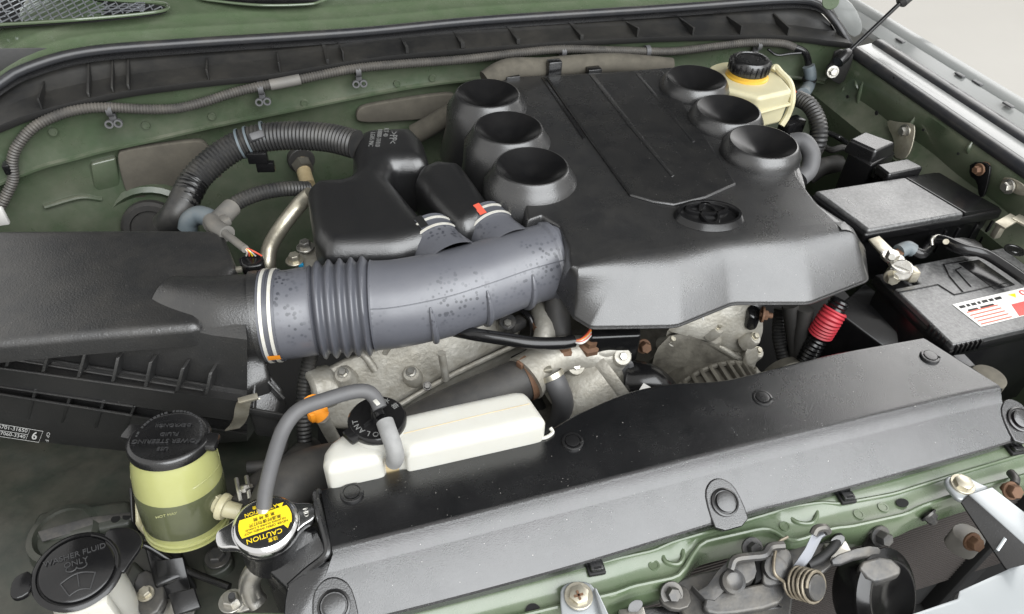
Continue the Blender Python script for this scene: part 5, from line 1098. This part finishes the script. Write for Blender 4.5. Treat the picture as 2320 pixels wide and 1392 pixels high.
# ================================================================== front crossmember
FT = ((520, 1530), (900, 1465), (1180, 1395), (1405, 1341), (1421, 1331), (1540, 1306), (1552, 1290), (1561, 1268), (1578, 1234), (1600, 1226), (1732, 1196), (1752, 1200), (1783, 1224), (1800, 1227), (1890, 1195), (1918, 1195), (2056, 1164), (2075, 1151), (2134, 1131), (2194, 1111), (2420, 1050))
def tab_at(T, x): return interp(list(T), x)
xs = [lerp(540, 2420, i / 119) for i in range(120)]
lowt = lambda x: interp([(500, 1490), (655, 1452), (1011, 1363), (1260, 1296), (1440, 1243), (1702, 1163), (1903, 1112), (2157, 1042), (2330, 992), (2420, 968)], x)
c_a = [at(x, lowt(x) - 22, -.066) for x in xs]; c_b = [at(x, lerp(lowt(x), tab_at(FT, x), .35), -.067) for x in xs]; c_b2 = [at(x, lerp(lowt(x), tab_at(FT, x), .5), -.0715) for x in xs]
c_c = [at(x, lerp(lowt(x), tab_at(FT, x), .93), -.073) for x in xs]; c_d = [at(x, tab_at(FT, x), -.072) for x in xs]
def smooth3(L): return [(L[max(0, i - 1)] + L[i] * 2 + L[min(len(L) - 1, i + 1)]) / 4 for i in range(len(L))]
c_c, c_d = smooth3(c_c), smooth3(c_d)
cm = part('front_crossmember', strip([c_a, c_b, c_b2, c_c, c_d, [p + V((0, -.003, -.004)) for p in c_d], [p + V((0, -.006, -.02)) for p in c_d], [p + V((0, -.008, -.045)) for p in c_d], [p + V((0, .0, -.052)) for p in c_d], [p + V((0, .03, -.055)) for p in c_d]]), 'green_paint', body, angle=50)
part('edge_bead', sweep([p + V((0, -.001, .001)) for p in c_d], .0032, 8), 'green_paint', cm)
UB = ((900, 1395), (1200, 1318), (1405, 1265), (1488, 1247), (1511, 1233), (1752, 1162), (1783, 1150), (1870, 1138), (1894, 1144), (2028, 1119), (2134, 1085), (2420, 1000))
part('upper_bead', sweep(smooth3([at(x, tab_at(UB, x), -.0675) for x in xs]), .0028, 8), 'green_paint', cm)
for pts in (((1500, 1258), (1510, 1274), (1535, 1279), (1548, 1264), (1546, 1246)), ((1785, 1168), (1806, 1184), (1838, 1186), (1851, 1168), (1846, 1148))):
    part('stamped_pocket', sweep(spline([at(x, y, -.0705) for x, y in pts], 5), .0030, 8), 'green_paint', cm)
for px, py in ((1482, 1281), (1778, 1193), (1946, 1166), (2001, 1150)):
    p = at(px, py, -.0715); part('spot_weld', lathe(p, Z, [(.0075, -.002), (.007, .001), (.005, .001), (.0045, .0002), (0, .0002)], 18), 'green_paint', cm)
p = at(2044, 1140, -.0705); part('hole', lathe(p, Z, [(.009, 0), (.009, .0008), (0, .0008)], 20, 1.0, .7), 'void', cm)
p = at(1208, 1385, -.071); part('hole', lathe(p, Z, [(.009, 0), (.009, .0008), (0, .0008)], 20), 'void', cm)
for px, py, lab_ in ((1350, 1290, 'small black square trim clip in the crossmember beside the grille bracket screw'), (1918, 1130, 'small black square trim clip in the crossmember behind the horn'), (2300, 1020, 'small black square trim clip in the crossmember near the rusty bolt')):
    p = at(px, py, -.064); ccl = thing('trim_clip', lab_, 'clip', p, 'trim clips in the crossmember')
    part('collar', box(p, (.022, .016, .006), .002, -.1), 'black', ccl); part('head', box(p + Z * .005, (.016, .011, .008), .002, -.1), 'satin_plastic', ccl)
    part('slot', box(p + V((0, -.003, .0085)), (.009, .003, .002), 0, -.1), 'void', ccl)

# ================================================================== condenser, latch, horn, brackets, bumper
cn = thing('condenser', 'dark finned condenser core standing behind the hood latch', 'condenser', V((.75, .40, -.6)))
part('core', box((.70, .405, -.36), (.86, .02, .5), .001), 'void', cn)
fin = part('fins', join(*[bar(V((.28, .392, -.115 - k * .0085)), V((1.13, .392, -.115 - k * .0085)), .012, .0028, bev=0) for k in range(46)]), 'fin', cn, flat=True); fin['kind'] = 'stuff'
part('side_tank', box((1.02, .385, -.36), (.02, .03, .5), .004), 'black', cn)
hl_ = thing('hood_latch', 'greasy grey steel hood latch with coil spring and release lever', 'latch', at(1700, 1350, -.2))
lz = -.085
part('base_plate', prism(chaikin(pz((1490, 1345, lz), (1530, 1318, lz), (1570, 1300, lz), (1640, 1285, lz), (1720, 1262, lz), (1870, 1222, lz), (1905, 1235, lz), (1885, 1290, lz), (1800, 1330, lz), (1790, 1420, lz), (1560, 1430, lz), (1540, 1370, lz)), 1), .012, .004), 'dark_steel', hl_, wn=True)
part('housing', prism(chaikin(pz((1600, 1345, lz + .012), (1660, 1335, lz + .016), (1720, 1320, lz + .016), (1770, 1315, lz + .012), (1782, 1345, lz + .01), (1760, 1375, lz + .008), (1640, 1395, lz + .008), (1590, 1385, lz + .008)), 1), .02, .007, 4), 'dark_steel', hl_, wn=True)
part('left_cheek', prism(chaikin(pz((1560, 1320, lz + .01), (1590, 1345, lz + .012), (1640, 1275, lz + .03), (1680, 1255, lz + .036), (1708, 1262, lz + .036), (1716, 1305, lz + .03), (1690, 1325, lz + .02), (1650, 1330, lz + .018), (1610, 1370, lz + .012)), 1), .014, .003), 'dark_steel', hl_)
part('right_cheek', prism(chaikin(pz((1738, 1252, lz + .036), (1775, 1238, lz + .036), (1795, 1250, lz + .034), (1800, 1290, lz + .026), (1775, 1320, lz + .02), (1735, 1330, lz + .016), (1725, 1312, lz + .02)), 1), .014, .003), 'dark_steel', hl_)
part('pawl', sweep(spline(pz((1655, 1290, lz + .04), (1665, 1268, lz + .046), (1700, 1262, lz + .046), (1730, 1258, lz + .046), (1745, 1240, lz + .045), (1775, 1236, lz + .044)), 5), .0055, 8), 'dark_steel', hl_)
part('slot', prism(pz((1712, 1262, lz + .022), (1735, 1252, lz + .022), (1728, 1310, lz + .018), (1712, 1318, lz + .018)), .02, .001), 'void', hl_)  # black solid, paints the shade in the gap between the cheeks
part('mount_ear', prism(chaikin(pz((1492, 1362, lz + .004), (1500, 1332, lz + .004), (1530, 1322, lz + .004), (1560, 1330, lz + .006), (1570, 1372, lz + .006), (1530, 1385, lz + .004)), 1), .008, .002), 'dark_steel', hl_)
part('rivet', lathe(at(1662, 1318, lz + .03), V((-.1, -.4, .9)), [(.014, -.01), (.014, .002), (.010, .004), (.006, .002), (0, .002)], 24), 'dark_steel', hl_)
part('rivet', lathe(at(1757, 1287, lz + .032), V((-.1, -.4, .9)), [(.014, -.01), (.014, .002), (.011, .003), (0, .003)], 24), 'dark_steel', hl_)
lv = part('release_lever', prism(pz((1838, 1214, lz + .058), (1846, 1200, lz + .060), (1872, 1197, lz + .060), (1880, 1207, lz + .060), (1864, 1217, lz + .056), (1840, 1264, lz + .044), (1810, 1302, lz + .030), (1784, 1300, lz + .030), (1824, 1242, lz + .048)), .006, .002), 'lever_steel', hl_)
part('lever_hook', sweep(spline(pz((1842, 1212, lz + .066), (1850, 1199, lz + .070), (1868, 1196, lz + .070), (1876, 1206, lz + .064)), 5), .005, 8), 'dark_steel', lv)
sp0 = at(1800, 1318, lz + .022); sax = (at(1826, 1352, lz + .012) - sp0); sax = ((CAM - sp0).normalized() * .75 + V((.5, -.1, -.3))).normalized()
_, su, sv = basis(sax)
part('spring', sweep([sp0 + sax * (.0062 * k / 16) + (su * math.cos(2 * math.pi * k / 16) + sv * math.sin(2 * math.pi * k / 16)) * .018 for k in range(16 * 5 + 1)], .0021, 8), 'spring_steel', hl_)
part('spring_pin', cyl(sp0 - sax * .004, sp0 + sax * .033, .0150), 'dark_steel', hl_)
part('spring_leg', tube([sp0 + su * .018, sp0 + su * .018 + V((-.01, .012, .01)), sp0 + V((-.005, .04, .02)), sp0 + V((.012, .045, .022))], .002, 8), 'spring_steel', hl_)
part('stay', prism(chaikin(pz((1880, 1262, lz + .02), (1960, 1235, lz + .018), (2000, 1240, lz + .01), (1990, 1265, lz + .0), (1950, 1262, lz + .012), (1890, 1285, lz + .016)), 1), .006, .002), 'dark_steel', hl_)
for px, py, z, m in ((1522, 1345, lz + .008, 'dark_steel'), (1705, 1243, lz + .006, 'dark_steel')):
    p = at(px, py, z); part('bolt', hexbolt(p, V((-.1, -.6, .8)), .0088, .012, 1.6), m, hl_)
part('cable', tube(pz((1830, 1280, lz + .01), (1860, 1265, lz + .012), (1890, 1238, lz + .01), (1900, 1215, lz + .0)), .006, 10), 'black', hl_)
part('lower_shroud', prism(chaikin(pz((1640, 1385, lz + .004), (1700, 1372, lz + .004), (1790, 1365, lz + .002), (1800, 1420, lz - .01), (1620, 1430, lz - .01)), 1), .02, .005), 'smooth_black', hl_)
sb = thing('strut_plate', 'flat steel strap bolted beside the horn hanging from the crossmember', 'bracket', at(1980, 1240, -.15))
part('strap', prism(pz((1980, 1200, -.085), (2008, 1196, -.085), (1990, 1262, -.13), (1945, 1262, -.13)), V((0, .004, -.002)), .001), 'dark_steel', sb)
part('bolt', hexbolt(at(1995, 1216, -.088), V((0, -.8, .6)), .0095, .014, 1.5), 'dark_steel', sb)
solo('spring_nut', join(hexbolt(at(2104, 1168, -.085), V((.3, -.8, -.2)), .009, .008, 1.3), cyl(at(2104, 1168, -.085), at(2114, 1182, -.095), .0065)), 'dark_steel', 'steel stud nut under the edge of the crossmember above the condenser', 'nut')
for i_, (px, py, px2, py2, lab_) in enumerate(((1440, 1362, 1428, 1400, 'black rubber-tipped wire retainer with steel band left of the hood latch'), (1898, 1215, 1892, 1248, 'black rubber-tipped wire retainer with steel band right of the hood latch'))):
    rt = thing('wire_retainer', lab_, 'retainer', at(px2, py2, -.11), 'retainers beside the latch')
    part('tongue', prism(chaikin([at(px - 18, py + 14, -.072), at(px - 8, py - 2, -.07), at(px + 14, py - 4, -.07), at(px + 18, py + 10, -.072), at(px + 2, py + 30, -.08), at(px - 16, py + 30, -.08)], 2), .006, .002), 'satin_plastic', rt)
    part('band', box(at(px2 + 6, py2, -.082), (.03, .02, .008), .001, -.15), 'steel', rt)
solo('latch_side_cover', prism(chaikin(pz((1400, 1392, -.10), (1470, 1372, -.10), (1550, 1372, -.10), (1572, 1395, -.10), (1560, 1440, -.11), (1400, 1440, -.11)), 1), .03, .006), 'satin_plastic', 'dark grey rounded plastic cover left under the hood latch', 'cover')
hn = thing('horn', 'round black horn with ridged disc below the crossmember', 'horn', at(2020, 1360, -.2))
hc = at(2000, 1350, -.125); hax = V((.25, -.62, .62)).normalized()
part('disc', lathe(hc, hax, [(0, -.035), (.052, -.035), (.056, -.028), (.056, .0), (.060, .003), (.060, .006), (.052, .008), (.046, .014), (.042, .014), (.036, .009), (.020, .009), (.016, .006), (0, .006)], 48), 'smooth_black', hn)
part('top_cap', prism(chaikin(pz((1935, 1275, -.075), (2010, 1255, -.075), (2055, 1295, -.08), (2000, 1318, -.085), (1975, 1320, -.085)), 1), .014, .004, 3), 'dark_steel', hn, wn=True)
g1 = thing('grille_bracket', 'silver painted grille bracket with a cross-head screw on the crossmember left of the latch', 'bracket', at(1320, 1370, -.08), 'grille brackets')
part('plate', prism(chaikin(pz((1268, 1345, -.056), (1275, 1325, -.056), (1300, 1316, -.056), (1335, 1318, -.056), (1350, 1335, -.057), (1372, 1410, -.062), (1275, 1430, -.062)), 1), .006, .002), 'silver_paint', g1)
part('rib', prism(pz((1345, 1330, -.050), (1352, 1332, -.050), (1395, 1425, -.052), (1375, 1430, -.052)), .02, .002), 'silver_paint', g1)
sc_ = part('screw', hexbolt(at(1311, 1350, -.054), Z, .012, .006, 1.4), 'zinc', g1); part('cross_slot', join(box(at(1311, 1349, -.0475), (.011, .0025, .002), 0), box(at(1311, 1349, -.0475), (.0025, .011, .002), 0)), 'rust', sc_)
g2 = thing('grille_bracket', 'long silver grille bracket arm with brass screw reaching from crossmember to bumper', 'bracket', at(2240, 1150, -.1), 'grille brackets')
gz = -.045
part('head', prism(chaikin(pz((2138, 1092, gz), (2148, 1076, gz), (2185, 1072, gz), (2215, 1092, gz), (2250, 1105, gz), (2195, 1122, gz), (2178, 1140, gz)), 1), .008, .003), 'silver_paint', g2)
part('arm', prism(pz((2195, 1120, gz + .004), (2248, 1103, gz + .004), (2360, 1190, gz + .004), (2360, 1268, gz + .004)), .004, .0015), 'silver_paint', g2)
part('arm_side', prism(pz((2178, 1138, gz), (2195, 1121, gz + .004), (2360, 1268, gz + .004), (2280, 1290, gz - .03)), .003, .001), 'satin_plastic', g2)
part('brace', bar(at(2285, 1205, gz - .005), at(2255, 1250, gz - .02), .004, .02), 'silver_paint', g2)
sc_ = part('screw', hexbolt(at(2181, 1097, gz + .002), Z, .012, .007, 1.3), 'zinc', g2)
bp = thing('bumper', 'silver painted bumper upper edge in front of the condenser', 'bumper', V((.8, .15, -.3)))
bz_ = -.075
edge = [(1980, 1424), (2062, 1394), (2170, 1357), (2174, 1340), (2290, 1288), (2420, 1228)]
e0 = [at(x, y, bz_) for x, y in edge]
part('skin', solid(strip([[p + V((0, .0, -.012)) for p in e0], e0, [p + V((.0, -.004, .001)) for p in e0], [p + V((0, -.12, -.03)) for p in e0], [p + V((0, -.16, -.12)) for p in e0]]), .003), 'silver_paint', bp)
solo('rusty_bolt', join(hexbolt(at(2292, 1112, -.06), V((-.2, -.7, .7)), .0095, .012, 1.3), box(at(2280, 1106, -.066), (.012, .012, .012), .003)), 'rust', 'orange rusty bolt head at the right end of the crossmember', 'bolt')
solo('hook_wire', tube(pz((2290, 1072, -.06), (2300, 1085, -.055), (2298, 1098, -.055)), .006, 10), 'dark_steel', 'small grey steel hook above the rusty bolt', 'hook')
rr = thing('bumper_mount', 'dirty rounded rubber mount with rusty bolt under the grille bracket arm', 'mount', at(2200, 1220, -.2))
part('rubber', prism(chaikin(pz((2152, 1195, -.12), (2185, 1180, -.12), (2240, 1215, -.13), (2225, 1250, -.15), (2175, 1230, -.14)), 2), .03, .008), 'tape', rr)
part('bolt', hexbolt(at(2203, 1228, -.12), V((-.1, -.8, .5)), .010, .012, 1.3), 'rust', rr)

# ================================================================== looms and hoses in the gaps
def loom(name, pts, r, m, lab, cat, ribbed=True): return solo(name, corr(pz(*pts), r, .006, .12, 12) if ribbed else tube(pz(*pts), r, 12), m, lab, cat)
loom('wiring_loom', ((705, 800, -.06), (690, 880, -.10), (688, 960, -.14), (696, 1060, -.20)), .012, 'ribbed_rubber', 'dark corrugated loom hanging behind the dipstick grip', 'wiring loom')
loom('fuel_hose', ((600, 900, -.10), (640, 1000, -.15), (610, 1050, -.17), (560, 1060, -.17)), .009, 'dark_rubber', 'thin dark hose curving between spring clip and steering pot', 'hose', False)
loom('ground_cable', ((1180, 700, -.04), (1205, 730, -.05), (1200, 790, -.09), (1160, 815, -.10)), .005, 'smooth_black', 'thin black cable crossing the left bank cover below the intake tube', 'cable', False)
sk = thing('bank_sensor', 'small grey sensor with bolt at the end of the left bank cover', 'sensor', at(1155, 745, -.08))
part('body', join(cyl(at(1150, 745, -.075), at(1150, 728, -.045), .014), box(at(1170, 735, -.06), (.03, .02, .018), .004, .4)), 'dark_steel', sk)
part('bolt', hexbolt(at(1150, 735, -.05), V((-.1, -.4, .9)), .007, .008, 1.3), 'steel', sk)
solo('coolant_pipe', tube(pz((1228, 705, -.05), (1238, 740, -.05), (1232, 775, -.06), (1225, 800, -.07)), .019, 16), 'aluminium', 'short pale coolant pipe rising from the thermostat housing', 'pipe')
solo('pipe_clamp', ringband(at(1237, 738, -.05), V((0, .3, 1)), .0195, .010, .002), 'rust', 'rusty band clamp round the short pale coolant pipe', 'clamp')
loom('gap_loom', ((1770, 700, -.10), (1765, 760, -.14), (1780, 830, -.18)), .013, 'ribbed_rubber', 'dark ribbed loom in the gap right of the ignition coil', 'wiring loom')
loom('apron_cable', ((1840, 300, .02), (1870, 300, .0), (1900, 312, -.02), (1925, 330, -.02)), .006, 'smooth_black', 'thin black cable running from brake harness to relay box', 'cable', False)
loom('battery_lead', ((2068, 568, .016), (2090, 575, .01), (2105, 560, .0), (2120, 540, -.02)), .009, 'smooth_black', 'black battery lead between terminal clamp and fuse box', 'cable', False)

lf = thing('pan_bracket', 'dark stepped steel bracket on the grimy pan beside the washer neck', 'bracket', at(330, 1330, -.19))
part('plate', prism(chaikin(pz((300, 1300, -.165), (345, 1285, -.165), (380, 1345, -.165), (350, 1400, -.17), (305, 1385, -.17)), 1), .02, .004), 'dark_steel', lf)
part('flange', prism(pz((380, 1345, -.15), (440, 1330, -.15), (455, 1375, -.16), (395, 1395, -.16)), .006, .002), 'smooth_black', lf)
part('bolt', hexbolt(at(330, 1345, -.163), Z, .0075, .008, 1.4), 'zinc', lf)
loom('washer_tube', ((300, 1250, -.12), (330, 1235, -.13), (420, 1290, -.16), (520, 1330, -.16)), .005, 'smooth_black', 'thin black tube running from washer neck towards the cooler pipe', 'tube', False)
sp_b = thing('seam_flange', 'pale worn steel seam flange with two holes left of the steering pot', 'flange', at(190, 1190, -.19))
part('strip', slab(pz((85, 1205, -.166), (200, 1172, -.164), (295, 1160, -.164), (300, 1178, -.166), (205, 1195, -.168), (95, 1228, -.17)), .003, .001), 'dark_steel', sp_b)
for px, py in ((262, 1176), (288, 1170)): part('hole', lathe(at(px, py, -.1655), Z, [(.006, 0), (.006, .0006), (0, .0006)], 14), 'void', sp_b)
